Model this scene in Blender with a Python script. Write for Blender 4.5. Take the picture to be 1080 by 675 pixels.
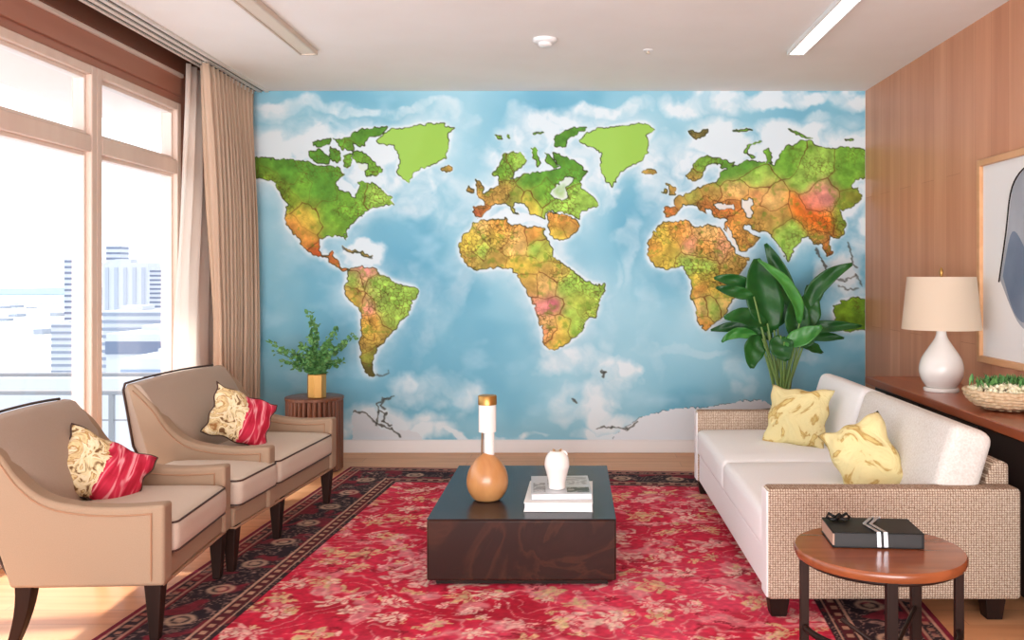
import bpy, bmesh, math, random
import numpy as np
from mathutils import Vector, Matrix
random.seed(7); rng = np.random.default_rng(7)
for o in list(bpy.data.objects): bpy.data.objects.remove(o)
SC = bpy.context.scene; COL = SC.collection
pi = math.pi
# ------------------------------------------------------------ camera, world, lights
F = 960.0; VX, VY, CH = 605.0, 290.0, 1.326
cam = bpy.data.objects.new('camera', bpy.data.cameras.new('camera')); COL.objects.link(cam)
cam.location = (0, 0, CH); cam.rotation_euler = (pi/2, 0, 0)
cam.data.sensor_width = 36; cam.data.lens = 36*F/1080
cam.data.shift_x = -(VX-540)/1080; cam.data.shift_y = -(337.5-VY)/1080
cam.data.clip_end = 9000; cam.data.clip_start = .05
SC.camera = cam
SC.view_settings.view_transform = 'Standard'; SC.view_settings.look = 'None'
SC.view_settings.gamma = 1; SC.view_settings.use_curve_mapping = False
SC.view_settings.exposure = 0.85
world = bpy.data.worlds.new('world'); SC.world = world; world.use_nodes = True
wn = world.node_tree; wn.nodes.clear()
wo = wn.nodes.new('ShaderNodeOutputWorld'); wb = wn.nodes.new('ShaderNodeBackground')
tc = wn.nodes.new('ShaderNodeTexCoord'); sx = wn.nodes.new('ShaderNodeSeparateXYZ'); wr = wn.nodes.new('ShaderNodeValToRGB')
wn.links.new(tc.outputs['Generated'], sx.inputs[0]); wn.links.new(sx.outputs[2], wr.inputs[0])
wr.color_ramp.elements[0].position = 0.0; wr.color_ramp.elements[0].color = (.62, .74, .84, 1)
wr.color_ramp.elements[1].position = .25; wr.color_ramp.elements[1].color = (.93, .96, 1, 1)
wn.links.new(wr.outputs[0], wb.inputs[0]); wb.inputs[1].default_value = 1.55
wn.links.new(wb.outputs[0], wo.inputs[0])
def lamp(kind, name, loc, energy, color=(1, 1, 1), **kw):
    l = bpy.data.lights.new(name, kind); l.energy = energy; l.color = color
    o = bpy.data.objects.new(name, l); COL.objects.link(o); o.location = loc
    for k, v in kw.items(): setattr(l, k, v)
    return o
sun = lamp('SUN', 'sun', (-10, 0, 12), 4.0, (1, .96, .91), angle=math.radians(5))
sun.rotation_euler = Vector((math.cos(math.radians(52)), .10, -math.sin(math.radians(52)))).to_track_quat('-Z', 'Y').to_euler()
# added fill light before the solid rear wall, unseen behind the camera
rear = lamp('AREA', 'rear_fill_light', (-.2, -1.42, 1.4), 90, (.97, .985, 1), shape='RECTANGLE', size=4.6, size_y=2.4, spread=math.radians(85))
rear.rotation_euler = (pi/2+math.radians(11), 0, 0)
def W(px, py, d): return Vector(((px-VX)*d/F, d, CH-(py-VY)*d/F))
def lin(c):
    c = np.asarray(c, dtype=float)/255.0
    return np.where(c <= .04045, c/12.92, ((c+.055)/1.055)**2.4)
# ------------------------------------------------------------ materials
def mat(name, rgb=(200, 200, 200), rough=.6, metal=0, spec=.5, coat=0):
    m = bpy.data.materials.new(name); m.use_nodes = True
    b = m.node_tree.nodes['Principled BSDF']
    b.inputs['Base Color'].default_value = (*lin(rgb), 1)
    b.inputs['Roughness'].default_value = rough; b.inputs['Metallic'].default_value = metal
    b.inputs['Specular IOR Level'].default_value = spec; b.inputs['Coat Weight'].default_value = coat
    return m
def N(m, t, **kw):
    n = m.node_tree.nodes.new(t)
    for k, v in kw.items():
        if hasattr(n, k): setattr(n, k, v)
        else: n.inputs[k].default_value = v
    return n
def L(m, a, b): m.node_tree.links.new(a, b)
def BS(m): return m.node_tree.nodes['Principled BSDF']
def ramp(m, src, stops):
    r = N(m, 'ShaderNodeValToRGB'); L(m, src, r.inputs[0])
    e = r.color_ramp.elements
    while len(e) < len(stops): e.new(.5)
    for el, (p, c) in zip(e, stops): el.position = p; el.color = (*lin(c), 1)
    return r
def coords(m, scale=(1, 1, 1), kind='Object', rot=(0, 0, 0)):
    t = N(m, 'ShaderNodeTexCoord'); mp = N(m, 'ShaderNodeMapping')
    mp.inputs['Scale'].default_value = scale; mp.inputs['Rotation'].default_value = rot
    L(m, t.outputs[kind], mp.inputs[0]); return mp.outputs[0]
def bump(m, h, strength=.3, dist=.005):
    b = N(m, 'ShaderNodeBump'); b.inputs['Strength'].default_value = strength; b.inputs['Distance'].default_value = dist
    L(m, h, b.inputs['Height']); L(m, b.outputs[0], BS(m).inputs['Normal']); return b
def noisy(name, c1, c2, scale=(1, 1, 1), nscale=5, rough=.6, detail=5, bs=0, bd=.003, lo=.3, hi=.7, dist=0, **kw):
    m = mat(name, c1, rough, **kw); v = coords(m, scale)
    n = N(m, 'ShaderNodeTexNoise'); n.inputs['Scale'].default_value = nscale; n.inputs['Detail'].default_value = detail
    n.inputs['Distortion'].default_value = dist
    L(m, v, n.inputs['Vector']); r = ramp(m, n.outputs[0], [(lo, c1), (hi, c2)]); L(m, r.outputs[0], BS(m).inputs['Base Color'])
    if bs: bump(m, n.outputs[0], bs, bd)
    return m
def vcol(name, rough=.8, bs=0):
    m = mat(name, rough=rough, spec=.2); a = N(m, 'ShaderNodeVertexColor', layer_name='Col'); L(m, a.outputs[0], BS(m).inputs['Base Color'])
    if bs:
        n = N(m, 'ShaderNodeTexNoise'); n.inputs['Scale'].default_value = 260; L(m, coords(m), n.inputs['Vector']); bump(m, n.outputs[0], bs, .003)
    return m
def weave(name, c1, c2, scale=160, ratio=1, rough=.9, bs=.5):
    """coarse woven cloth: two crossed wave patterns broken by noise"""
    m = mat(name, c1, rough, spec=.15); v = coords(m)
    outs = []
    for d in ('X', 'Z'):
        w = N(m, 'ShaderNodeTexWave', bands_direction=d); w.inputs['Scale'].default_value = scale*(1 if d == 'X' else ratio)
        w.inputs['Distortion'].default_value = 2.5; w.inputs['Detail'].default_value = 3; w.inputs['Detail Scale'].default_value = 3
        L(m, v, w.inputs[0]); outs.append(w.outputs['Fac'])
    mx = N(m, 'ShaderNodeMath', operation='MULTIPLY'); L(m, outs[0], mx.inputs[0]); L(m, outs[1], mx.inputs[1])
    n = N(m, 'ShaderNodeTexNoise'); n.inputs['Scale'].default_value = 90; L(m, v, n.inputs['Vector'])
    ad = N(m, 'ShaderNodeMath', operation='MULTIPLY_ADD'); L(m, n.outputs[0], ad.inputs[0]); ad.inputs[1].default_value = .5; L(m, mx.outputs[0], ad.inputs[2])
    r = ramp(m, ad.outputs[0], [(.2, c2), (.75, c1)]); L(m, r.outputs[0], BS(m).inputs['Base Color'])
    bump(m, ad.outputs[0], bs, .004); return m
def wood(name, c1, c2, grain=(1, 1, .08), nscale=12, rough=.4, c3=None, coat=0, bs=.05):
    m = mat(name, c1, rough, coat=coat); v = coords(m, grain)
    n = N(m, 'ShaderNodeTexNoise'); n.inputs['Scale'].default_value = nscale; n.inputs['Detail'].default_value = 6; n.inputs['Distortion'].default_value = .6
    L(m, v, n.inputs['Vector'])
    st = [(.3, c1), (.7, c2)] if c3 is None else [(.25, c1), (.5, c3), (.75, c2)]
    r = ramp(m, n.outputs[0], st); L(m, r.outputs[0], BS(m).inputs['Base Color'])
    if bs: bump(m, n.outputs[0], bs, .003)
    return m
M = {}
M['ceiling'] = noisy('ceiling_paint', (238, 232, 226), (243, 238, 233), nscale=2, rough=.9)
M['white'] = mat('white_paint', (238, 236, 234), .5)
M['baseboard'] = mat('baseboard_paint', (236, 234, 234), .45)
M['terracotta'] = noisy('terracotta_timber', (176, 118, 96), (186, 128, 106), (1, .1, 1), 6, .5)
M['umber'] = mat('umber_timber', (120, 72, 52), .6)
M['cream_trim'] = mat('cream_trim', (236, 218, 206), .5)
M['window_wood'] = noisy('window_frame_timber', (226, 200, 184), (236, 214, 198), (1, 1, .1), 8, .45)
M['track'] = mat('track_white', (228, 222, 214), .5); M['groove'] = mat('track_groove', (62, 54, 50), .7)
M['alu'] = mat('brushed_profile', (214, 196, 178), .35, .2)
M['seat'] = noisy('pale_linen', (204, 186, 168), (212, 194, 177), nscale=300, rough=.85, bs=.12, bd=.001, spec=.2)
M['armcloth'] = noisy('tan_linen', (160, 133, 109), (168, 141, 117), nscale=300, rough=.8, bs=.12, bd=.001, spec=.25)
M['backcloth'] = noisy('taupe_linen', (172, 150, 133), (180, 158, 141), nscale=300, rough=.7, bs=.1, bd=.001, spec=.35)
M['piping'] = mat('dark_piping', (70, 46, 36), .6)
M['tanpiping'] = mat('tan_piping', (170, 128, 98), .6)
M['darkwood'] = wood('dark_walnut', (30, 17, 13), (48, 27, 20), rough=.5)
BS(M['darkwood']).inputs['Specular IOR Level'].default_value = .18
M['sofa'] = noisy('offwhite_upholstery', (240, 238, 237), (246, 244, 243), nscale=220, rough=.85, bs=.15, bd=.0015, spec=.2)
M['tweed'] = weave('beige_tweed', (222, 203, 182), (138, 108, 88), 32, 1.1)
M['tweed_soft'] = noisy('soft_tweed', (216, 208, 199), (234, 229, 223), nscale=120, rough=.9, bs=.35, spec=.15)
M['redwood'] = wood('reddish_wood', (138, 66, 38), (176, 92, 56), (.5, .06, .5), 14, .28, coat=.2)
M['redwood_x'] = wood('reddish_wood_top', (128, 66, 36), (158, 86, 50), (.12, 1, 1), 16, .25, coat=.2)
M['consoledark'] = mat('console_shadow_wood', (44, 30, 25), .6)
M['ceramic'] = mat('white_ceramic', (238, 232, 226), .25, coat=.3)
M['brass'] = mat('aged_brass', (176, 132, 72), .35, .85)
M['gold'] = noisy('brushed_gold', (190, 142, 70), (206, 160, 92), (1, 1, .2), 20, .35, metal=.6)
M['chrome'] = mat('chrome', (210, 210, 212), .15, .9)
M['black'] = mat('black_cover', (14, 10, 9), .4, spec=.25); M['paper'] = mat('paper', (236, 234, 232), .7)
M['silver'] = mat('silver_ribbon', (205, 205, 210), .25, .7)
M['grey_cover'] = mat('grey_cover', (196, 200, 206), .3)
M['gourd'] = wood('gourd_skin', (176, 116, 66), (202, 146, 92), (1, 1, .3), 9, .32, coat=.2)
M['stem'] = mat('plant_stem', (78, 118, 52), .5); M['lightstem'] = mat('light_stem', (120, 150, 80), .5)
M['soil'] = mat('soil', (50, 36, 28), .9)
M['pot'] = mat('grey_planter', (120, 112, 104), .6)
M['flute'] = wood('fluted_walnut', (92, 54, 38), (140, 90, 64), (1, 1, .06), 30, .4)
M['fluteback'] = mat('fluted_core', (60, 36, 27), .6)
M['picframe'] = wood('pale_oak_frame', (206, 150, 104), (224, 172, 126), (1, .1, 1), 12, .4)
def glass():
    m = bpy.data.materials.new('clear_glass'); m.use_nodes = True; t = m.node_tree; t.nodes.clear()
    o = t.nodes.new('ShaderNodeOutputMaterial'); mx = t.nodes.new('ShaderNodeMixShader'); a = t.nodes.new('ShaderNodeBsdfTransparent'); g = t.nodes.new('ShaderNodeBsdfGlossy')
    g.inputs['Roughness'].default_value = .02; mx.inputs[0].default_value = .05
    t.links.new(a.outputs[0], mx.inputs[1]); t.links.new(g.outputs[0], mx.inputs[2]); t.links.new(mx.outputs[0], o.inputs[0]); return m
M['glass'] = glass()
def cloth_translucent(name, rgb, amt):
    m = bpy.data.materials.new(name); m.use_nodes = True; t = m.node_tree; b = BS(m)
    b.inputs['Base Color'].default_value = (*lin(rgb), 1); b.inputs['Roughness'].default_value = .9; b.inputs['Specular IOR Level'].default_value = .1
    tr = t.nodes.new('ShaderNodeBsdfTranslucent'); tr.inputs[0].default_value = (*lin(rgb), 1)
    mx = t.nodes.new('ShaderNodeMixShader'); mx.inputs[0].default_value = amt
    t.links.new(b.outputs[0], mx.inputs[1]); t.links.new(tr.outputs[0], mx.inputs[2]); t.links.new(mx.outputs[0], t.nodes['Material Output'].inputs[0]); return m
M['drape'] = cloth_translucent('beige_drape', (224, 196, 172), .2)
M['sheer'] = cloth_translucent('white_voile', (252, 244, 236), .7)
M['shade'] = cloth_translucent('linen_shade', (240, 222, 200), .35)
def emis(name, rgb, s):
    m = mat(name, rgb); BS(m).inputs['Emission Color'].default_value = (*lin(rgb), 1); BS(m).inputs['Emission Strength'].default_value = s; return m
M['lampwhite'] = emis('lit_diffuser', (255, 250, 244), 2.2); M['lampdim'] = mat('unlit_diffuser', (226, 212, 196), .4)
# right wall: walnut-orange veneer in tall vertical boards
def veneer():
    m = mat('veneer', (190, 125, 85), .45); v = coords(m, (1, 1, 1))
    br = N(m, 'ShaderNodeTexBrick'); mp = N(m, 'ShaderNodeMapping'); mp.inputs['Rotation'].default_value = (0, 0, 0)
    sp = N(m, 'ShaderNodeSeparateXYZ'); cb = N(m, 'ShaderNodeCombineXYZ'); L(m, v, sp.inputs[0]); L(m, sp.outputs[2], cb.inputs[0]); L(m, sp.outputs[1], cb.inputs[1])
    L(m, cb.outputs[0], br.inputs[0]); br.inputs['Scale'].default_value = 1; br.inputs['Brick Width'].default_value = 1.9; br.inputs['Row Height'].default_value = .19
    br.inputs['Mortar Size'].default_value = .0012; br.inputs['Color1'].default_value = (*lin((226, 166, 130)), 1); br.inputs['Color2'].default_value = (*lin((212, 148, 112)), 1); br.inputs['Mortar'].default_value = (*lin((186, 122, 88)), 1)
    n = N(m, 'ShaderNodeTexNoise'); mp2 = coords(m, (1, 1, .07)); n.inputs['Scale'].default_value = 9; n.inputs['Detail'].default_value = 8; L(m, mp2, n.inputs['Vector'])
    r = ramp(m, n.outputs[0], [(.3, (222, 208, 198)), (.72, (255, 255, 255))])
    mx = N(m, 'ShaderNodeMix', data_type='RGBA', blend_type='MULTIPLY'); mx.inputs[0].default_value = .8
    L(m, br.outputs[0], mx.inputs[6]); L(m, r.outputs[0], mx.inputs[7]); L(m, mx.outputs[2], BS(m).inputs['Base Color']); bump(m, n.outputs[0], .05); return m
M['veneer'] = veneer()
def floormat():
    m = mat('floor_boards', (220, 170, 130), .42, spec=.35); v = coords(m)
    br = N(m, 'ShaderNodeTexBrick'); L(m, v, br.inputs[0]); br.inputs['Scale'].default_value = 1; br.inputs['Brick Width'].default_value = 1.5; br.inputs['Row Height'].default_value = .15
    br.inputs['Mortar Size'].default_value = .0015; br.inputs['Color1'].default_value = (*lin((226, 168, 122)), 1); br.inputs['Color2'].default_value = (*lin((218, 154, 108)), 1); br.inputs['Mortar'].default_value = (*lin((180, 130, 98)), 1)
    n = N(m, 'ShaderNodeTexNoise'); n.inputs['Scale'].default_value = 20; L(m, coords(m, (.1, 1, 1)), n.inputs['Vector'])
    r = ramp(m, n.outputs[0], [(.3, (226, 216, 208)), (.7, (255, 255, 255))])
    mx = N(m, 'ShaderNodeMix', data_type='RGBA', blend_type='MULTIPLY'); mx.inputs[0].default_value = .7
    L(m, br.outputs[0], mx.inputs[6]); L(m, r.outputs[0], mx.inputs[7]); L(m, mx.outputs[2], BS(m).inputs['Base Color']); return m
M['floor'] = floormat()
def marble(name, base, vein, rough, vs=3.0):
    m = mat(name, base, rough, spec=.3); v = coords(m)
    n = N(m, 'ShaderNodeTexNoise'); n.inputs['Scale'].default_value = vs; n.inputs['Detail'].default_value = 8; n.inputs['Distortion'].default_value = 1.6; L(m, v, n.inputs['Vector'])
    r = ramp(m, n.outputs[0], [(.42, base), (.5, vein), (.54, base), (.75, tuple(min(255, int(c*1.25)) for c in base))]); L(m, r.outputs[0], BS(m).inputs['Base Color'])
    return m
M['burl'] = marble('dark_burl_side', (44, 25, 20), (66, 37, 26), .3)
M['burltop'] = marble('dark_slate_top', (46, 38, 40), (60, 47, 44), .26, 2); BS(M['burltop']).inputs['Specular IOR Level'].default_value = .16
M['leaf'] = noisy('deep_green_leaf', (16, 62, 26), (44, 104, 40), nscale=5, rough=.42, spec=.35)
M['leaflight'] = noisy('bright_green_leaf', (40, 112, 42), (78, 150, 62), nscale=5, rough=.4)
M['sprig'] = noisy('sprig_leaf', (54, 112, 58), (120, 170, 96), nscale=25, rough=.5)
M['yellowcloth'] = None
def yellow():
    m = mat('pale_yellow_silk', (224, 206, 140), .75, spec=.2); v = coords(m)
    n = N(m, 'ShaderNodeTexNoise'); n.inputs['Scale'].default_value = 6; n.inputs['Detail'].default_value = 4; n.inputs['Distortion'].default_value = 1.8; L(m, v, n.inputs['Vector'])
    r = ramp(m, n.outputs[0], [(.3, (226, 212, 158)), (.52, (226, 210, 154)), (.565, (184, 148, 82)), (.62, (218, 196, 130)), (.72, (200, 170, 104))])
    L(m, r.outputs[0], BS(m).inputs['Base Color']); bump(m, n.outputs[0], .8, .03); return m
M['yellowcloth'] = yellow()
def redfloral():
    m = mat('cream_and_crimson_print', (220, 190, 140), .75, spec=.2)
    t = N(m, 'ShaderNodeTexCoord'); sp = N(m, 'ShaderNodeSeparateXYZ'); L(m, t.outputs['Object'], sp.inputs[0])
    n = N(m, 'ShaderNodeTexNoise'); n.inputs['Scale'].default_value = 14; n.inputs['Detail'].default_value = 5; n.inputs['Distortion'].default_value = 1.5; L(m, t.outputs['Object'], n.inputs['Vector'])
    left = ramp(m, n.outputs[0], [(.36, (120, 84, 52)), (.41, (228, 204, 156)), (.5, (240, 224, 190)), (.54, (176, 128, 66)), (.58, (236, 212, 160)), (.7, (150, 104, 58))])
    mp = N(m, 'ShaderNodeMapping'); mp.inputs['Scale'].default_value = (14, 2.5, 3); mp.inputs['Rotation'].default_value = (0, 0, .5); L(m, t.outputs['Object'], mp.inputs[0])
    n2 = N(m, 'ShaderNodeTexNoise'); n2.inputs['Scale'].default_value = 2; n2.inputs['Distortion'].default_value = .8; L(m, mp.outputs[0], n2.inputs['Vector'])
    right = ramp(m, n2.outputs[0], [(.35, (176, 30, 52)), (.5, (214, 52, 80)), (.58, (246, 170, 176)), (.64, (208, 40, 70))])
    ad = N(m, 'ShaderNodeMath', operation='MULTIPLY_ADD'); L(m, n.outputs[0], ad.inputs[0]); ad.inputs[1].default_value = .12; L(m, sp.outputs[0], ad.inputs[2])
    gt = N(m, 'ShaderNodeMath', operation='GREATER_THAN'); L(m, ad.outputs[0], gt.inputs[0]); gt.inputs[1].default_value = .055
    mx = N(m, 'ShaderNodeMix', data_type='RGBA'); L(m, gt.outputs[0], mx.inputs[0]); L(m, left.outputs[0], mx.inputs[6]); L(m, right.outputs[0], mx.inputs[7])
    L(m, mx.outputs[2], BS(m).inputs['Base Color']); bump(m, n.outputs[0], .4, .015); return m
M['redfloral'] = redfloral()
# ------------------------------------------------------------ mesh helpers
class MB:
    def __init__(s): s.v = []; s.f = []
    def add(s, vs, fs):
        o = len(s.v); s.v += [tuple(v) for v in vs]; s.f += [tuple(i+o for i in f) for f in fs]; return s
    def box(s, x0, x1, y0, y1, z0, z1):
        return s.add([(x, y, z) for x in (x0, x1) for y in (y0, y1) for z in (z0, z1)], [(0, 1, 3, 2), (4, 6, 7, 5), (0, 4, 5, 1), (2, 3, 7, 6), (0, 2, 6, 4), (1, 5, 7, 3)])
    def frustum(s, a, b, ra, rb, n=4, rot=pi/4):
        a, b = Vector(a), Vector(b); vs = []
        d = (b-a).normalized(); u = Vector((1, 0, 0)) if abs(d.x) < .9 else Vector((0, 1, 0)); w = d.cross(u).normalized(); u = w.cross(d)
        for p, r in ((a, ra), (b, rb)):
            for k in range(n):
                t = rot+2*pi*k/n; vs.append(p+u*r*math.cos(t)+w*r*math.sin(t))
        return s.add(vs, [(k, (k+1) % n, n+(k+1) % n, n+k) for k in range(n)]+[tuple(range(n))[::-1], tuple(range(n, 2*n))])
    def tube(s, pts, r, n=8, closed=False):
        pts = [Vector(p) for p in pts]; m = len(pts); rs = r if hasattr(r, '__len__') else [r]*m; vs = []; up = None
        for i, p in enumerate(pts):
            q0 = pts[(i-1) % m] if (closed or i) else p; q1 = pts[(i+1) % m] if (closed or i < m-1) else p
            t = (q1-q0).normalized()
            if up is None: up = Vector((0, 0, 1)) if abs(t.z) < .9 else Vector((1, 0, 0))
            w = t.cross(up).normalized(); up = w.cross(t).normalized()
            for k in range(n): vs.append(p+(w*math.cos(2*pi*k/n)+up*math.sin(2*pi*k/n))*rs[i])
        fs = []
        for i in range(m if closed else m-1):
            j = (i+1) % m
            for k in range(n): fs.append((i*n+k, i*n+(k+1) % n, j*n+(k+1) % n, j*n+k))
        if not closed: fs += [tuple(range(n))[::-1], tuple(range((m-1)*n, m*n))]
        return s.add(vs, fs)
    def lathe(s, prof, n=40, c=(0, 0, 0), sq=1):
        vs = []; fs = []; m = len(prof)
        for r, z in prof:
            for k in range(n): vs.append((c[0]+r*math.cos(2*pi*k/n), c[1]+r*sq*math.sin(2*pi*k/n), c[2]+z))
        for i in range(m-1):
            for k in range(n): fs.append((i*n+k, i*n+(k+1) % n, (i+1)*n+(k+1) % n, (i+1)*n+k))
        fs += [tuple(range(n))[::-1], tuple(range((m-1)*n, m*n))]
        return s.add(vs, fs)
    def sweep(s, sections):
        """closed loops of equal length joined, capped at both ends"""
        n = len(sections[0]); m = len(sections); vs = [p for sec in sections for p in sec]; fs = []
        for i in range(m-1):
            for k in range(n): fs.append((i*n+k, i*n+(k+1) % n, (i+1)*n+(k+1) % n, (i+1)*n+k))
        fs += [tuple(range(n))[::-1], tuple(range((m-1)*n, m*n))]
        return s.add(vs, fs)
    def obj(s, name, m, parent=None, bevel=0, smooth=None, loc=None, rot=None, fix=True, seg=2):
        me = bpy.data.meshes.new(name); me.from_pydata(s.v, [], s.f)
        if fix:
            b = bmesh.new(); b.from_mesh(me); bmesh.ops.recalc_face_normals(b, faces=b.faces); b.to_mesh(me); b.free()
        o = bpy.data.objects.new(name, me); COL.objects.link(o); me.materials.append(m)
        if parent is not None: o.parent = parent
        if loc is not None: o.location = loc
        if rot is not None: o.rotation_euler = rot
        if bevel:
            md = o.modifiers.new('bevel', 'BEVEL'); md.width = bevel; md.segments = seg; md.limit_method = 'ANGLE'; md.angle_limit = math.radians(40); md.harden_normals = False
        if smooth or (smooth is None and bevel):
            me.polygons.foreach_set('use_smooth', [True]*len(me.polygons))
            try: me.set_sharp_from_angle(angle=math.radians(smooth if isinstance(smooth, (int, float)) and smooth > 1 else 40))
            except Exception: pass
        return o
def softbox(sx_, sy_, sz, r, puff=.0, n=7, c=(0, 0, 0), puffaxis=2):
    """rounded upholstered block with crowned faces, centred"""
    def line(h):
        r_ = min(r, h*.98)
        a = [-h, -h+r_*.2, -h+r_*.5, -h+r_]; inn = list(np.linspace(-h+r_, h-r_, n))[1:-1]
        return a+inn+[-t for t in a[::-1]]
    hx, hy, hz = sx_/2, sy_/2, sz/2; g = [line(hx), line(hy), line(hz)]; h = (hx, hy, hz)
    b = MB(); idx = {}
    def vert(p):
        key = tuple(round(t, 6) for t in p)
        if key in idx: return idx[key]
        q = Vector([max(-(h[i]-r), min(h[i]-r, p[i])) if h[i] > r else 0 for i in range(3)]); P = Vector(p); d = (P-q)
        P2 = q+d.normalized()*r if d.length > 1e-9 else P
        u = [P2[i]/h[i] for i in range(3)]; a = [i for i in range(3) if i != puffaxis]
        P2[puffaxis] += math.copysign(puff*max(0, 1-u[a[0]]**2)**.6*max(0, 1-u[a[1]]**2)**.6*abs(u[puffaxis]), u[puffaxis])
        idx[key] = len(b.v); b.v.append(tuple(P2+Vector(c))); return idx[key]
    for ax in range(3):
        i1, i2 = [(1, 2), (2, 0), (0, 1)][ax]
        for sgn in (-1, 1):
            for a in range(len(g[i1])-1):
                for bb in range(len(g[i2])-1):
                    ps = []
                    for (da, db) in ((0, 0), (1, 0), (1, 1), (0, 1)):
                        p = [0, 0, 0]; p[ax] = sgn*h[ax]; p[i1] = g[i1][a+da]; p[i2] = g[i2][bb+db]; ps.append(vert(p))
                    b.f.append(tuple(ps if sgn > 0 else ps[::-1]))
    return b
def thing(name, label, cat, loc=(0, 0, 0), rz=0, group=None):
    o = bpy.data.objects.new(name, None); COL.objects.link(o); o.location = loc; o.rotation_euler = (0, 0, rz); o.empty_display_size = .1
    return tag(o, label, cat, group)
def tag(o, label, cat, group=None):
    o['label'] = label; o['category'] = cat
    if group: o['group'] = group
    return o
def struct(o, label=None):
    o['kind'] = 'structure'
    if label: o['label'] = label
    return o
def bx(x0, x1, y0, y1, z0, z1): return MB().box(x0, x1, y0, y1, z0, z1)
def grid_obj(name, P, C, m, parent=None):
    """P: (h,w,3) positions, C: (h,w,3) sRGB colours 0..255"""
    h, w, _ = P.shape; me = bpy.data.meshes.new(name)
    me.vertices.add(h*w); me.vertices.foreach_set('co', P.reshape(-1).astype(np.float32))
    i = (np.arange(h-1)[:, None]*w+np.arange(w-1)[None, :]).reshape(-1)
    q = np.stack([i, i+1, i+w+1, i+w], 1).reshape(-1); nf = (h-1)*(w-1)
    me.loops.add(nf*4); me.loops.foreach_set('vertex_index', q.astype(np.int32)); me.polygons.add(nf)
    me.polygons.foreach_set('loop_start', (np.arange(nf)*4).astype(np.int32)); me.update(calc_edges=True); me.validate()
    a = me.color_attributes.new('Col', 'FLOAT_COLOR', 'POINT')
    c = np.ones((h*w, 4), np.float32); c[:, :3] = lin(np.clip(C, 0, 255)).reshape(-1, 3); a.data.foreach_set('color', c.reshape(-1))
    me.materials.append(m); o = bpy.data.objects.new(name, me); COL.objects.link(o); o.parent = parent; return o
# numpy value noise
def vnoise(X, Y, s, seed):
    r = np.random.default_rng(seed); T = r.random((256, 256)); x = X/s+50; y = Y/s+50
    xi = np.floor(x).astype(int); yi = np.floor(y).astype(int); fx = x-xi; fy = y-yi; fx = fx*fx*(3-2*fx); fy = fy*fy*(3-2*fy)
    a = T[yi % 256, xi % 256]; b = T[yi % 256, (xi+1) % 256]; c = T[(yi+1) % 256, xi % 256]; d = T[(yi+1) % 256, (xi+1) % 256]
    return (a*(1-fx)+b*fx)*(1-fy)+(c*(1-fx)+d*fx)*fy
def fbm(X, Y, s, seed, o=4):
    t = 0; w = 0; a = 1
    for k in range(o): t = t+a*vnoise(X, Y, s/2**k, seed+k); w += a; a *= .5
    return t/w
def inpoly(X, Y, poly):
    p = np.asarray(poly, float); m = np.zeros(X.shape, bool); x0, y0 = p.min(0)-3; x1, y1 = p.max(0)+3
    bb = (X > x0) & (X < x1) & (Y > y0) & (Y < y1); xs = X[bb]; ys = Y[bb]; r = np.zeros(xs.shape, bool)
    for i in range(len(p)):
        ax, ay = p[i]; cx, cy = p[(i+1) % len(p)]
        if ay == cy: continue
        c = ((ay > ys) != (cy > ys)) & (xs < (cx-ax)*(ys-ay)/(cy-ay)+ax); r ^= c
    m[bb] = r; return m
def blur(A, r, it=2):
    r = max(1, int(r))
    for _ in range(it):
        for ax in (0, 1):
            P = np.pad(A, [(r+1, r) if k == ax else (0, 0) for k in (0, 1)], mode='edge'); c = np.cumsum(P, ax); n = A.shape[ax]
            A = (np.take(c, np.arange(2*r+1, 2*r+1+n), ax)-np.take(c, np.arange(0, n), ax))/(2*r+1)
    return A
def mix(C, col, a): return C*(1-a[..., None])+np.asarray(col, float)*a[..., None]
# ------------------------------------------------------------ room shell
XL, XR, YB, ZC = -2.6, 2.18, 6.8, 2.7; Y0 = -1.5
struct(bx(XL-.25, XR+.2, Y0, YB+.2, -.15, 0).obj('floor', M['floor']))
struct(bx(-2.47, XR+.2, Y0, YB+.2, ZC, ZC+.2).obj('ceiling', M['ceiling']))
struct(bx(XL-.25, XR+.2, YB, YB+.2, 0, ZC+.2).obj('wall_back', M['white']))
struct(bx(XR, XR+.2, Y0, YB, 0, ZC).obj('wall_right', M['veneer']))
b = MB(); b.box(XL-.1, XL, 5.99, YB, 0, ZC+.12); b.box(XL-.1, XL, Y0, 5.99, 2.45, ZC+.12)
struct(b.obj('wall_left', M['terracotta']))
struct(bx(XL-.25, -2.47, Y0, YB+.2, ZC+.12, ZC+.2).obj('ceiling_pocket', M['umber']))
struct(bx(-2.47, -2.455, Y0, YB, ZC-.0, ZC+.12).obj('trim_1', M['cream_trim']))
struct(bx(XL, XL+.035, Y0, 5.99, 2.62, 2.645).obj('trim_2', M['cream_trim'], bevel=.004))
struct(bx(XL, XL+.02, Y0, 5.99, 2.50, 2.62).obj('trim_3', M['terracotta'], bevel=.004))
struct(bx(XL, XL+.045, Y0, 6.05, 2.645, ZC+.12).obj('trim_4', M['umber']))
struct(bx(XL+.03, XR, YB-.018, YB, 0, .095).obj('baseboard_back', M['baseboard'], bevel=.004))
struct(bx(XR-.015, XR, 5.6, YB-.02, 0, .095).obj('baseboard_right', M['baseboard'], bevel=.004))
struct(bx(XL-1.1, XL-.1, Y0-3, YB+2, 2.56, 2.72).obj('trim_5', mat('pink_soffit', (236, 206, 194), .8)))
struct(bx(XL-.25, XR+.2, Y0-.2, Y0, 0, ZC+.2).obj('wall_rear', M['white']))
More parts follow.
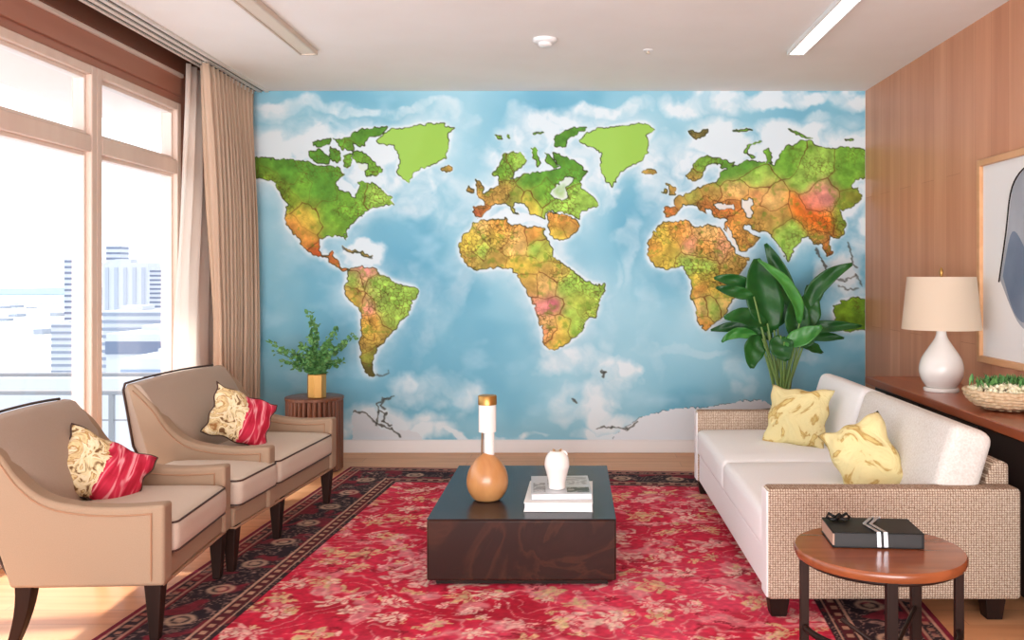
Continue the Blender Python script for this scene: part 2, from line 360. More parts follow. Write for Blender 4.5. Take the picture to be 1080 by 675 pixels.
# window wall: fixed lights with a transom, in units
def window(k, y0, y1):
    root = bpy.data.objects.new('window_%d' % k, None); COL.objects.link(root); root['kind'] = 'structure'; root.location = (XL, (y0+y1)/2, 0)
    h = (y1-y0)/2; zt = 2.45; zr0, zr1 = 1.985, 2.075; fw = .055; x0, x1 = -.09, .02
    f = MB(); f.box(x0, x1, -h, -h+fw, 0, zt); f.box(x0, x1, h-fw, h, 0, zt); f.box(x0, x1, -h+fw, h-fw, zt-.05, zt); f.box(x0, x1, -h+fw, h-fw, 0, .09)
    f.obj('window_frame', M['window_wood'], root, .006)
    bx(x0, x1, -h+fw, h-fw, zr0, zr1).obj('transom', M['window_wood'], root, .006)
    for (a, c) in ((.09, zr0), (zr1, zt-.05)):
        s = MB(); g = .022; s.box(-.07, -.01, -h+fw, -h+fw+g, a, c); s.box(-.07, -.01, h-fw-g, h-fw, a, c); s.box(-.07, -.01, -h+fw+g, h-fw-g, a, a+g); s.box(-.07, -.01, -h+fw+g, h-fw-g, c-g, c)
        s.obj('glazing_bead', M['cream_trim'], root, .003)
        bx(-.045, -.039, -h+fw+g, h-fw-g, a+g, c-g).obj('glass_pane', M['glass'], root)
    return root
edges = [5.985, 4.93, 3.35, 1.9, .4, -1.5]
for k in range(5): window(k+1, edges[k+1], edges[k])
# ------------------------------------------------------------ mural (printed wallpaper on the back wall)
def Z(ox, oy, s, pts): return [(ox+x/s, oy+y/s) for x, y in pts]
S3 = 3.214
def mural():
    x0, x1, y0, y1 = 236.5, 912.3, 95.5, 463.5; k = 1.45
    nx = int((x1-x0)*k); ny = int((y1-y0)*k)
    X, Y = np.meshgrid(np.linspace(x0, x1, nx), np.linspace(y0, y1, ny))
    WX = X+(fbm(X, Y, 9, 1)-.5)*5+(vnoise(X, Y, 2.6, 2)-.5)*2.6; WY = Y+(fbm(X, Y, 9, 11)-.5)*5+(vnoise(X, Y, 2.6, 12)-.5)*2.6
    SXX = X+(fbm(X, Y, 26, 21)-.5)*16; SYY = Y+(fbm(X, Y, 26, 31)-.5)*16
    G, G2, G3 = (114, 168, 58), (156, 196, 84), (92, 150, 54); YO, OR, BR, PK, SA, OC, RE = (216, 188, 78), (226, 158, 76), (184, 108, 56), (222, 142, 134), (234, 190, 116), (190, 152, 78), (196, 84, 44)
    a = lambda p: Z(270, 90, S3, p); b_ = lambda p: Z(460, 90, S3, p); c_ = lambda p: Z(660, 90, 3.215, p)
    d_ = lambda p: Z(270, 270, S3, p); e_ = lambda p: Z(460, 270, S3, p); f_ = lambda p: Z(660, 240, 2.8125, p)
    lands = []
    NAs = [(300, 180, G3), (250, 180, (96, 128, 44)), (340, 185, G3), (375, 200, G), (395, 205, G2), (350, 225, G), (375, 235, G), (290, 195, (120, 150, 50)), (320, 200, G), (318, 228, YO), (308, 240, OR), (325, 250, OR), (333, 235, YO), (340, 262, RE), (352, 272, BR), (365, 285, BR), (300, 250, BR), (345, 245, G), (305, 214, (136, 162, 54)), (340, 205, G3)]
    lands.append((a([(-110, 240), (28, 245), (80, 250), (130, 252), (185, 262), (200, 272), (245, 272), (290, 280), (300, 300), (270, 330), (280, 350), (318, 365), (332, 382), (350, 350), (345, 330), (360, 318), (395, 335), (430, 350), (450, 380), (470, 412), (440, 405), (400, 415), (375, 430), (350, 450), (325, 470), (305, 500), (308, 530), (298, 510), (240, 512), (215, 525), (212, 560), (225, 583), (245, 578), (262, 558), (265, 580), (280, 600), (290, 618), (318, 628), (300, 632), (270, 610), (240, 590), (200, 582), (175, 565), (150, 530), (115, 490), (98, 450), (105, 405), (85, 370), (60, 330), (28, 315), (-110, 320)]), NAs))
    for p in ([(180, 222), (215, 215), (250, 240), (248, 268), (212, 262), (188, 245)], [(325, 225), (365, 225), (400, 250), (428, 290), (405, 314), (385, 295), (350, 280), (328, 250)], [(330, 160), (370, 145), (445, 140), (435, 165), (380, 180), (370, 208), (335, 200), (312, 180)], [(262, 182), (322, 172), (335, 205), (332, 222), (288, 215)], [(248, 205), (290, 225), (288, 262), (262, 262), (246, 240)], [(297, 235), (325, 232), (325, 280), (300, 275)], [(192, 192), (256, 180), (245, 205), (205, 212)], [(365, 285), (385, 290), (395, 310), (375, 305)]):
        lands.append((a(p), [(300, 150, G3), (390, 140, G3), (380, 170, G), (340, 170, G3)]))
    GR = [(430, 150, (160, 204, 92)), (455, 155, (156, 200, 86))]
    lands.append((a([(405, 190), (440, 165), (455, 150), (520, 140), (580, 130), (640, 128), (655, 145), (675, 148), (650, 165), (655, 200), (640, 250), (610, 265), (560, 280), (530, 300), (518, 332), (500, 320), (480, 290), (490, 260), (480, 230), (465, 205), (430, 200)]), GR))
    ice = lambda x, y: [(x-7, y-1), (x-3, y-3), (x+5, y-3), (x+7, y), (x+3, y+3), (x-5, y+2)]
    for x, y in ((471, 179), (684, 181.5)): lands.append((ice(x, y), [(x, y, OC)]))
    lands.append((a([(285, 545), (320, 552), (380, 572), (405, 585), (380, 580), (320, 560)]), [(350, 260, OC)]))
    lands.append((d_([(318, 50), (345, 30), (380, 40), (410, 45), (420, 62), (455, 72), (470, 92), (510, 98), (550, 115), (548, 140), (525, 165), (520, 205), (490, 222), (470, 250), (440, 285), (410, 315), (395, 350), (388, 378), (405, 405), (385, 405), (365, 390), (355, 350), (352, 300), (358, 250), (358, 190), (335, 170), (312, 145), (302, 110), (312, 75)]),
                  [(378, 283, PK), (390, 287, PK), (372, 296, G2), (368, 310, OC), (374, 318, YO), (405, 300, G2), (420, 310, G2), (405, 325, G2), (388, 325, PK), (393, 338, OR), (390, 345, YO), (405, 348, OC), (384, 365, OC), (390, 375, (140, 150, 60)), (388, 392, (110, 100, 50)), (412, 340, G2)]))
    GRb = [(640, 160, (160, 204, 92)), (670, 160, (156, 200, 86))]
    lands.append((b_([(485, 195), (505, 165), (560, 145), (620, 138), (703, 130), (743, 148), (718, 170), (718, 230), (688, 260), (643, 285), (620, 300), (605, 345), (570, 320), (555, 280), (560, 240), (530, 210)]), GRb))
    EU = [(530, 180, G), (545, 175, G2), (560, 190, G3), (590, 185, G3), (610, 175, G3), (530, 200, OC), (515, 212, OC), (545, 210, (150, 160, 70)), (555, 215, YO), (510, 222, BR), (500, 225, (190, 100, 70)), (575, 205, G), (605, 215, G2), (620, 212, G2), (590, 220, G2), (505, 212, OC)]
    lands.append((b_([(143, 380), (170, 365), (190, 345), (240, 322), (280, 312), (300, 295), (345, 295), (385, 288), (420, 282), (400, 250), (395, 228), (440, 240), (480, 260), (515, 295), (490, 325), (495, 350), (525, 365), (548, 410), (500, 425), (480, 455), (440, 435), (380, 425), (370, 455), (345, 445), (320, 435), (300, 400), (265, 402), (262, 415), (280, 440), (262, 432), (235, 402), (195, 408), (185, 420), (165, 440), (145, 447), (125, 430), (128, 412), (160, 405), (165, 395)]), EU))
    lands.append((b_([(188, 300), (210, 270), (235, 235), (265, 222), (300, 240), (310, 260), (290, 280), (262, 290), (265, 312), (240, 322), (215, 335), (208, 310)]), EU))
    for p in ([(135, 318), (150, 322), (162, 350), (160, 375), (140, 378), (138, 350)], [(105, 360), (115, 340), (130, 350), (125, 365)]): lands.append((b_(p), [(500, 200, OC)]))
    for p in ([(398, 182), (430, 155), (510, 142), (505, 155), (450, 180), (440, 205), (400, 205)], [(325, 168), (360, 155), (372, 158), (335, 172)], [(318, 208), (340, 215), (352, 268), (337, 278), (330, 240)], [(368, 232), (395, 250), (415, 275), (395, 282), (375, 255)], [(200, 172), (225, 165), (235, 178), (210, 182)], [(240, 170), (255, 168), (252, 182), (240, 182)]): lands.append((b_(p), [(590, 150, G3), (560, 160, G)]))
    lands.append((b_([(380, 430), (440, 440), (485, 470), (480, 495), (430, 525), (400, 525), (378, 480)]), [(585, 230, OR), (600, 240, OC), (590, 248, YO), (607, 234, OR)]))
    lands.append((b_([(80, 540), (90, 510), (125, 470), (150, 455), (235, 450), (250, 470), (300, 480), (365, 482), (375, 510), (395, 545), (400, 580), (430, 600), (460, 630), (500, 665), (530, 676), (570, 677), (575, 689), (550, 739), (545, 784), (510, 794), (490, 839), (450, 874), (410, 894), (380, 904), (365, 869), (355, 819), (335, 769), (330, 729), (300, 689), (285, 654), (260, 624), (210, 619), (140, 629), (100, 604), (80, 569)]),
                  [(510, 240, SA), (530, 240, OR), (525, 252, YO), (495, 255, YO), (505, 265, G2), (545, 255, SA), (562, 250, OR), (540, 262, SA), (565, 265, G2), (575, 272, (190, 196, 84)), (495, 272, OC), (520, 278, OC), (540, 278, YO), (560, 285, YO), (580, 285, OC), (560, 300, OC), (575, 300, SA), (600, 298, G2), (620, 303, G2), (610, 320, (186, 196, 84)), (585, 322, (218, 110, 132)), (572, 320, PK), (578, 340, SA), (595, 340, YO), (605, 345, G2), (588, 358, YO), (577, 350, (236, 150, 110)), (600, 330, G2)]))
    AS = [(740, 175, G), (735, 185, OC), (760, 185, G3), (790, 165, G3), (830, 165, G), (860, 170, G2), (895, 170, G), (800, 190, G2), (850, 190, G2), (890, 190, G), (735, 210, (160, 168, 76)), (720, 215, OC), (705, 224, BR), (750, 200, OC), (745, 215, BR), (775, 205, SA), (800, 203, (222, 150, 96)), (815, 212, SA), (785, 220, OR), (800, 230, OC), (775, 232, OR), (770, 225, (190, 104, 54)), (858, 215, (226, 138, 120)), (872, 208, PK), (840, 222, (232, 122, 44)), (855, 228, (226, 112, 36)), (870, 235, (220, 108, 36)), (885, 232, (130, 160, 58)), (895, 205, (130, 130, 50)), (890, 215, (130, 150, 50)), (832, 245, G2), (840, 258, G2), (830, 262, G2), (865, 255, OC), (875, 262, BR), (820, 228, OC), (790, 245, OC), (780, 250, OR)]
    lands.append((c_([(160, 395), (175, 378), (215, 360), (270, 335), (310, 325), (320, 295), (345, 285), (400, 260), (440, 255), (470, 260), (500, 270), (520, 240), (540, 205), (600, 185), (630, 185), (640, 205), (700, 212), (780, 210), (815, 222), (815, 310), (790, 320), (770, 330), (765, 345), (790, 350), (802, 375), (780, 405), (750, 420), (725, 425), (745, 470), (740, 500), (715, 520), (690, 515), (698, 570), (682, 578), (665, 540), (640, 540), (620, 515), (600, 520), (570, 560), (552, 600), (535, 570), (500, 520), (490, 500), (440, 490), (410, 470), (395, 480), (430, 505), (455, 520), (430, 550), (400, 565), (375, 560), (355, 520), (335, 480), (345, 460), (300, 445), (292, 425), (270, 415), (278, 440), (262, 432), (240, 405), (195, 408), (175, 440), (140, 446), (128, 432), (132, 412), (165, 408)]), AS))
    lands.append((c_([(203, 305), (222, 285), (240, 255), (270, 240), (320, 250), (352, 262), (372, 262), (350, 285), (322, 285), (318, 270), (285, 268), (268, 290), (262, 310), (240, 328), (215, 325)]), AS))
    for p in ([(135, 330), (150, 332), (165, 350), (168, 372), (145, 378), (148, 355)], [(117, 365), (128, 348), (140, 352), (135, 372)]): lands.append((c_(p), [(700, 200, OC)]))
    for p in ([(210, 158), (250, 160), (278, 152), (272, 165), (240, 185), (225, 172)], [(362, 150), (428, 148), (428, 153), (362, 155)], [(550, 145), (600, 165), (640, 182), (600, 178), (550, 155)], [(740, 180), (775, 180), (770, 188), (745, 188)], [(404, 225), (415, 200), (460, 186), (462, 190), (422, 205), (412, 228), (440, 245), (430, 248)], [(468, 225), (485, 215), (500, 240), (492, 265), (478, 262)]): lands.append((c_(p), [(700, 150, (120, 110, 60)), (810, 160, G)]))
    lands.append((c_([(75, 530), (110, 480), (130, 465), (210, 455), (220, 475), (290, 480), (330, 487), (350, 530), (375, 572), (418, 585), (405, 620), (376, 650)])+f_([(330, 150), (345, 190), (318, 212), (302, 235), (290, 265), (260, 290), (235, 305), (215, 280), (205, 240), (195, 200), (190, 150), (165, 112), (120, 125), (85, 112), (64, 78)]),
                  [(695, 250, YO), (715, 245, OR), (690, 262, OR), (705, 258, YO), (729, 258, (224, 150, 120)), (745, 245, SA), (745, 262, OR), (765, 262, (226, 160, 120)), (695, 275, YO), (725, 275, G2), (745, 278, G2), (755, 292, YO), (735, 290, YO), (765, 292, OC), (775, 275, OC), (742, 308, OR), (760, 308, YO), (740, 325, SA), (752, 325, G2), (763, 322, SA), (745, 340, OR)]))
    lands.append(([(879, 324), (890, 317), (903, 313), (913, 315), (913, 347), (893, 349), (880, 344)], [(890, 330, (120, 160, 40)), (905, 335, (96, 136, 36))]))
    holes = [c_([(300, 405), (330, 395), (365, 405), (366, 418), (312, 418)]), c_([(393, 390), (425, 386), (430, 400), (420, 412), (432, 440), (412, 448), (396, 415)]), b_([(385, 365), (410, 340), (440, 310), (465, 310), (460, 335), (440, 345), (450, 380), (430, 390), (400, 385)]), a([(335, 262), (380, 262), (382, 285), (350, 305), (330, 300)]), c_([(340, 478), (352, 482), (385, 560), (420, 575), (420, 585), (375, 572), (350, 520)])]
    land = np.zeros(X.shape); C = np.zeros(X.shape+(3,)); line = np.zeros(X.shape)
    # ocean: clear blues with soft currents
    t = fbm(X, Y, 120, 3); u = fbm(X, Y*1.6, 45, 5)
    C[:] = (126, 186, 208); C = mix(C, (160, 206, 222), np.clip((t-.42)*3.2, 0, 1)); C = mix(C, (92, 160, 190), np.clip((.5-t)*2.6, 0, 1)); C = mix(C, (176, 214, 230), np.clip((u-.6)*3.4, 0, 1)*.7)
    hall = np.zeros(X.shape)
    for poly, seeds in lands:
        m = inpoly(WX, WY, poly)
        if not m.any(): continue
        # cells
        ix = np.where(m); xs, ys = SXX[ix], SYY[ix]; P = np.array([(s[0], s[1]) for s in seeds], float)
        D = np.hypot(xs[:, None]-P[None, :, 0], ys[:, None]-P[None, :, 1])
        cols = np.array([s[2] for s in seeds], float); o = np.argsort(D, 1); first = o[:, 0]
        w = np.exp(-(D-D.min(1)[:, None])/4.5); w /= w.sum(1)[:, None]
        C[ix] = w@cols
        if len(seeds) > 2:
            Ds = np.sort(D, 1); cd = np.abs(cols[o[:, 0]]-cols[o[:, 1]]).sum(1); line[ix] = np.maximum(line[ix], np.clip(1.1-(Ds[:, 1]-Ds[:, 0])*.9, 0, 1)*np.clip(cd/90-.12, .0, .95))
        land[ix] = 1
    hmask = np.zeros(X.shape, bool)
    for h in holes: hmask |= inpoly(WX, WY, h)
    land[hmask] = 0; line[hmask] = 0
    # fine province network + relief mottling on land
    cs = 4.3; gx = np.floor(WX/cs); gy = np.floor(WY/cs); R = np.random.default_rng(5).random((400, 400, 3)); best = np.full(X.shape, 1e9); sec = np.full(X.shape, 1e9); val = np.zeros(X.shape)
    for dx in (-1, 0, 1):
        for dy in (-1, 0, 1):
            ax = (gx+dx).astype(int) % 400; ay = (gy+dy).astype(int) % 400; jx = (gx+dx+R[ay, ax, 0])*cs; jy = (gy+dy+R[ay, ax, 1])*cs
            dd = np.hypot(WX-jx, WY-jy); nb = dd < best; sec = np.where(nb, best, np.minimum(sec, dd)); val = np.where(nb, R[ay, ax, 2], val); best = np.where(nb, dd, best)
    cell = np.clip(1.0-(sec-best)*1.1, 0, 1)
    zone = np.clip((fbm(X, Y, 40, 71)-.40)*6, .12, 1)
    greenl = ((np.abs(C[..., 0]-160) < 8) & (np.abs(C[..., 1]-204) < 8)).astype(float)
    L_ = land*(1-greenl)
    C = mix(C, (92, 70, 30), np.clip(L_*cell*zone*.95*(fbm(X, Y, 4, 77)*1.6), 0, .75)); C = C*(1+(L_*(val-.5)*.22*zone)[..., None])
    C = C*(1+(L_*(fbm(X, Y, 7, 81)-.5)*.5)[..., None]); C = mix(C, (100, 50, 26), line*.9*land)
    C = mix(C, (96, 140, 40), np.clip((fbm(X, Y, 5, 88)-.6)*6, 0, 1)*L_*.45)
    # shelf glow around the coasts, ice and cloud
    near = blur(land, 2*k, 2); mid = blur(land, 6*k, 2); far = blur(land, 15*k, 2); sea = 1-land
    fn = fbm(X, Y, 16, 91, 5); fl = fbm(X+(fbm(X, Y, 30, 96)-.5)*50, Y+(fbm(X, Y, 30, 97)-.5)*30, 26, 95, 6)
    white = np.clip(near*2.8, 0, 1)*.95; white = np.maximum(white, np.clip(mid*2.6*(.3+fn*1.3), 0, 1)*.85); white = np.maximum(white, np.clip(far*2.2*(fn*1.5-.1), 0, 1)*.75)
    blobs = [(350, 158, 75, 30, 1), (380, 195, 32, 22, 1), (372, 268, 26, 13, 1.1), (430, 195, 30, 28, .9), (320, 110, 50, 9, .75), (400, 114, 70, 6, .7), (300, 118, 24, 8, .7), (600, 140, 60, 22, .8), (540, 155, 45, 18, .8), (575, 180, 40, 25, .9), (475, 210, 30, 25, .5), (550, 232, 34, 9, 1.2), (650, 115, 40, 10, .8), (470, 120, 20, 9, .5), (625, 195, 15, 20, .8), (700, 190, 30, 35, .7), (735, 185, 25, 20, .8), (790, 150, 70, 20, 1.2), (860, 150, 60, 14, 1.1), (740, 232, 30, 10, 1.2), (800, 103, 65, 9, 1.1), (745, 112, 30, 14, 1), (880, 103, 50, 7, .9), (870, 128, 30, 7, .5), (900, 215, 22, 60, .9), (895, 290, 25, 25, .9), (870, 300, 15, 25, .6), (885, 262, 20, 20, .8),
             (455, 405, 40, 13, .55), (400, 440, 48, 18, .95), (425, 455, 45, 14, .9), (512, 459, 46, 5, 1.3), (480, 420, 12, 16, .5), (598, 375, 30, 16, .7), (640, 392, 22, 20, .95), (615, 420, 24, 16, .8), (640, 436, 40, 12, .7), (655, 455, 40, 8, .95), (766, 392, 16, 16, .55), (720, 370, 40, 5, .3), (690, 330, 12, 60, .2), (660, 260, 12, 40, .3), (640, 330, 10, 40, .3), (840, 380, 30, 8, .3), (470, 300, 20, 45, .3), (445, 330, 20, 40, .3)]
    wb = np.zeros(X.shape); BX = X+(fbm(X, Y, 36, 101, 5)-.5)*70; BY = Y+(fbm(X, Y, 36, 107, 5)-.5)*44
    for cx, cy, rx, ry, st in blobs:
        q = ((BX-cx)/rx)**2+((BY-cy)/ry)**2; wb = np.maximum(wb, st*np.clip(1.7-q*.9, 0, 1.3))
    white = np.maximum(white, np.clip(wb*(fl*2.3-.4), 0, 1)*.88)
    C = mix(C, (232, 238, 242), white*sea)
    # southern ice with a dotted dark coast
    ice_ = [(640, 470), (648, 458), (660, 450), (674, 441), (700, 434), (724, 430), (752, 429), (777, 423), (800, 423), (812, 428), (830, 440), (870, 445), (920, 450), (920, 475), (640, 475)]
    im = inpoly(WX, WY, ice_).astype(float); C = mix(C, (226, 232, 238), im); edge = np.clip(blur(im, 1, 1)*(1-im)*4, 0, 1)*(fbm(X, Y, 6, 99) > .48); C = mix(C, (84, 96, 104), edge*.75)
    ib = inpoly(WX, WY, [(372, 470), (372, 432), (395, 440), (400, 452), (440, 456), (450, 470)]).astype(float); C = mix(C, (214, 220, 226), ib*.9)
    # thin ink squiggles of the small islands and peninsulas
    def squig(pts, w=.9, a=.8):
        nonlocal C
        for (ax, ay), (bx_, by) in zip(pts[:-1], pts[1:]):
            vx, vy = bx_-ax, by-ay; tt = np.clip(((WX-ax)*vx+(WY-ay)*vy)/(vx*vx+vy*vy), 0, 1); dd = np.hypot(WX-ax-tt*vx, WY-ay-tt*vy); C = mix(C, (70, 72, 66), np.clip(w+.6-dd, 0, 1)*a)
    squig([(372, 434), (385, 436), (396, 446), (412, 452), (421, 460)]); squig([(397, 448), (399, 435), (398, 425), (406, 420), (415, 418)]); squig([(399, 432), (408, 436), (404, 444), (411, 448)]); squig([(405, 420), (402, 428), (407, 430)])
    squig([(634, 392), (638, 394), (636, 398)], 1.4); squig([(604, 421), (608, 423)], 1.2); squig([(629, 452), (645, 450), (662, 452), (672, 444)], .7)
    squig([(860, 263), (868, 275), (872, 285)], 1.2); squig([(895, 255), (898, 270), (903, 282)], 1, .7); squig([(876, 292), (890, 296), (902, 290), (908, 300)], .9, .6); squig([(884, 302), (894, 305), (904, 303)], .9, .6); squig([(398, 395), (410, 393)], 1, .6); squig([(362, 262), (378, 266), (392, 272)], .8, .7)
    # coast outline
    cl = np.clip(blur(land, 1, 1)*2.2-.35, 0, 1)*np.clip((1-blur(land, 1, 1))*2.4, 0, 1); C = mix(C, (44, 50, 22), np.clip(cl*1.3, 0, 1)*.95*np.clip(fbm(X, Y, 8, 111)*2.6-.5, .25, 1))
    P = np.stack([(X-VX)*(YB/F), np.full(X.shape, YB-.004), CH-(Y-VY)*(YB/F)], -1)
    return P, C
P, C = mural()
o = grid_obj('wall_mural', P, C, vcol('printed_mural', .75))
tag(o, 'world map wallpaper with green and orange continents on blue, covering the back wall', 'mural')
# ------------------------------------------------------------ rug
def rug():
    wd, ln = 3.12, 4.3; st = .0062; nx = int(wd/st); ny = int(ln/st)
    X, Y = np.meshgrid(np.linspace(0, wd, nx), np.linspace(0, ln, ny)); E = np.minimum(np.minimum(X, wd-X), np.minimum(Y, ln-Y)); R = rng
    cx = 100*X; cy = 100*Y
    C = np.zeros(X.shape+(3,)); C[:] = (200, 36, 64)
    C = mix(C, (222, 74, 100), np.clip((fbm(cx, cy, 60, 1)-.45)*4, 0, 1)*.8); C = mix(C, (160, 22, 42), np.clip((fbm(cx, cy, 34, 9)-.56)*6, 0, 1)*.7)
    wx = cx+(fbm(cx, cy, 14, 3)-.5)*16; wy = cy+(fbm(cx, cy, 14, 13)-.5)*16
    # vines: contour bands of a smooth field
    f = fbm(wx, wy, 26, 17, 2); v = np.clip(1-np.abs((f*9) % 1-.5)*11, 0, 1); C = mix(C, (230, 170, 160), v*.75)
    f = fbm(wx, wy, 11, 27, 2); v = np.clip((f-.66)*14, 0, 1); C = mix(C, (232, 170, 166), v*.6)
    # flowers
    fl = np.zeros(X.shape)
    def flower(px, py, r, col, n, ph):
        nonlocal C
        i0, i1 = max(0, int((py-r*1.3)/100/st)), min(ny, int((py+r*1.3)/100/st)+1); j0, j1 = max(0, int((px-r*1.3)/100/st)), min(nx, int((px+r*1.3)/100/st)+1)
        if i1 <= i0 or j1 <= j0: return
        sl = (slice(i0, i1), slice(j0, j1)); dx = wx[sl]-px; dy = wy[sl]-py; rr = np.hypot(dx, dy)/r; th = np.arctan2(dy, dx)
        pet = .72+.28*np.cos(n*th+ph); a = np.clip((pet-rr)*8, 0, 1)*np.clip(np.abs(rr-.3)*16, 0, 1)*np.clip(np.abs(rr-.55*pet)*14, .15, 1)
        C[sl] = mix(C[sl], col, a*.88)
    for gx_ in np.arange(14, wd*100, 21):
        for gy_ in np.arange(14, ln*100, 21):
            flower(gx_+R.uniform(-8, 8)+(10 if int(gy_/21) % 2 else 0), gy_+R.uniform(-8, 8), R.uniform(5.5, 10), [(236, 208, 184), (232, 184, 170), (216, 190, 138)][R.integers(3)], R.integers(5, 9), R.uniform(0, 6))
    for _ in range(1500): flower(R.uniform(0, wd*100), R.uniform(0, ln*100), R.uniform(1.6, 4.2), [(236, 196, 180), (228, 160, 156), (140, 24, 40), (216, 190, 138)][R.integers(4)], R.integers(3, 6), R.uniform(0, 6))
    # border
    bd = .44
    B = np.zeros_like(C); B[:] = (44, 32, 38); g = fbm(wx, wy, 9, 41, 3); B = mix(B, (196, 150, 132), np.clip(1-np.abs((g*7) % 1-.5)*7, 0, 1)*.8); g = fbm(wx, wy, 8, 51, 2); B = mix(B, (128, 36, 48), np.clip((g-.6)*10, 0, 1)*.9)
    al = np.where(np.minimum(X, wd-X) < np.minimum(Y, ln-Y), cy, cx); bb = .5+.5*np.cos(al*2*pi/34); ctr = .23; q = np.abs(E-ctr)*100; ros = np.clip((6.5-np.hypot(q, ((al % 34)-17)))*.8, 0, 1)*np.clip(np.abs(np.hypot(q, (al % 34)-17)-3)*.9, .1, 1); B = mix(B, (206, 168, 140), ros*.8)
    C = np.where((E < bd)[..., None], B, C)
    def band(a, c, col, s=1.0):
        nonlocal C
        m = ((E >= a) & (E < c)).astype(float)*s; C = mix(C, col, m)
    band(0, .03, (120, 28, 48)); band(.03, .038, (190, 140, 120)); band(.09, .10, (170, 120, 104)); band(.105, .115, (110, 30, 40)); band(.34, .35, (190, 146, 124)); band(.355, .40, (84, 30, 36)); band(.405, .415, (190, 146, 124)); band(.43, .44, (56, 24, 30))
    dots = ((np.abs(E-.378) < .012) & (((al % 7) < 3.2))); C = mix(C, (202, 160, 130), dots*.8)
    dots = ((np.abs(E-.065) < .012) & (((al % 6) < 3))); C = mix(C, (176, 120, 100), dots*.8)
    C = C*(.86+.28*fbm(cx, cy, 2, 61, 2))[..., None]
    # pile relief: soft tiny undulation, edge falls to the floor
    H = .011+.0012*(fbm(cx, cy, 3, 71, 2)-.5); H[E < .004] = .001
    return np.stack([X-wd/2, Y-ln, H], -1), C
P, C = rug()
o = grid_obj('persian_rug', P, C, vcol('rug_pile', .95, .4)); ang = math.radians(4.0)
o.location = (.02, 6.14, 0); o.rotation_euler = (0, 0, -ang)
tag(o, 'large crimson patterned rug with dark floral border under the coffee table', 'rug')
RZ = .0125
# ------------------------------------------------------------ curtain, track
def curtain(root, name, m, X0, ytop0, ybot0, ytop1, ybot1, nf, amp, seed, zt=2.675, z0=.02, n=None):
    r = random.Random(seed); ph = [r.uniform(-.5, .5) for _ in range(40)]; n = nf*14; rows = 26; b = MB(); fw = [r.uniform(.75, 1.25) for _ in range(nf+2)]
    cum = np.cumsum([0]+fw[:nf]); tot = cum[-1]
    for j in range(rows+1):
        t = j/rows; z = zt+(z0-zt)*t
        for i in range(n+1):
            s = i/n; k = np.interp(s*tot, cum, np.arange(len(cum))); kk = int(min(k, nf-1))
            A = amp*(.55+.45*min(1, t*3))*(1+.25*ph[kk])
            x = X0+A*math.sin(2*pi*k)+.012*math.sin(6*k+5*t)
            y = (ytop0+(ybot0-ytop0)*min(1, t*1.6))*(1-s)+(ytop1+(ybot1-ytop1)*t)*s+.35*A*math.sin(4*pi*k+ph[kk])
            b.v.append((x, y, z))
    for j in range(rows):
        for i in range(n): a = j*(n+1)+i; b.f.append((a, a+1, a+n+2, a+n+1))
    o = b.obj(name, m, root, smooth=180, fix=False)
    s = o.modifiers.new('thick', 'SOLIDIFY'); s.thickness = .003; return o
t = thing('drape_curtain', 'floor length beige drape in deep folds by the back wall', 'curtain', (0, 0, 0))
curtain(t, 'drape_panel', M['drape'], -2.36, 5.78, 6.0, 6.70, 6.74, 12, .05, 3)
for k in range(13): bx(-2.365, -2.35, 5.80+k*.072, 5.812+k*.072, 2.655, 2.684).obj('heading_hook', M['track'], t)
t = thing('sheer_curtain', 'pale sheer curtain panel glowing between window and beige drape', 'curtain', (0, 0, 0))
curtain(t, 'sheer_panel', M['sheer'], -2.47, 5.80, 5.62, 6.35, 6.4, 5, .018, 9)
t = thing('curtain_track', 'long white multi channel curtain track along the ceiling above the window', 'curtain track', (0, 0, 0))
b = MB()
for x0, x1 in ((-2.452, -2.43), (-2.405, -2.375), (-2.35, -2.32), (-2.295, -2.27)): b.box(x0, x1, Y0, 6.78, 2.685, 2.70)
b.obj('rail', M['track'], t, .002)
b = MB()
for x0, x1 in ((-2.43, -2.405), (-2.375, -2.35), (-2.32, -2.295)): b.box(x0, x1, Y0, 6.78, 2.694, 2.70)
b.obj('channel', M['groove'], t)
# ------------------------------------------------------------ ceiling fittings
def linear(x, m, label, zdrop=.03):
    t = thing('linear_ceiling_light', label, 'ceiling light', (x, 3.0, ZC), group='linear ceiling lights')
    w = .055; y0, y1 = -2.4, 2.56; b = MB(); b.box(-w, -w+.012, y0, y1, -zdrop, 0); b.box(w-.012, w, y0, y1, -zdrop, 0); b.box(-w, w, y1, y1+.012, -zdrop, 0); b.box(-w, w, y0-.012, y0, -zdrop, 0)
    b.obj('housing', M['alu'] if m is M['lampdim'] else M['white'], t, .002); bx(-w+.012, w-.012, y0, y1, -zdrop+.006, -.002).obj('diffuser', m, t)
linear(-1.62, M['lampdim'], 'unlit beige linear ceiling light nearer the window')
linear(1.36, M['lampwhite'], 'glowing white linear ceiling light nearer the wood wall')
t = thing('smoke_detector', 'round white smoke detector on the ceiling above the coffee table', 'smoke detector', (-.166, 5.3, ZC))
MB().lathe([(.07, 0), (.07, -.012), (.062, -.02), (.045, -.024)], 32).obj('base', M['white'], t, smooth=50)
MB().lathe([(.04, -.022), (.042, -.036), (.034, -.044), (.0, -.046)], 32).obj('sensor_cap', M['white'], t, smooth=50)
t = thing('ceiling_sprinkler', 'tiny white sprinkler disc on the ceiling near the map wall', 'sprinkler', (W(683, 53, 5.6).x, 5.56, ZC))
MB().lathe([(.03, 0), (.03, -.004), (.012, -.008)], 24).obj('escutcheon', M['white'], t, smooth=50)
MB().lathe([(.008, -.006), (.008, -.018), (.014, -.02), (.014, -.023)], 12).obj('nozzle', M['alu'], t, smooth=50)
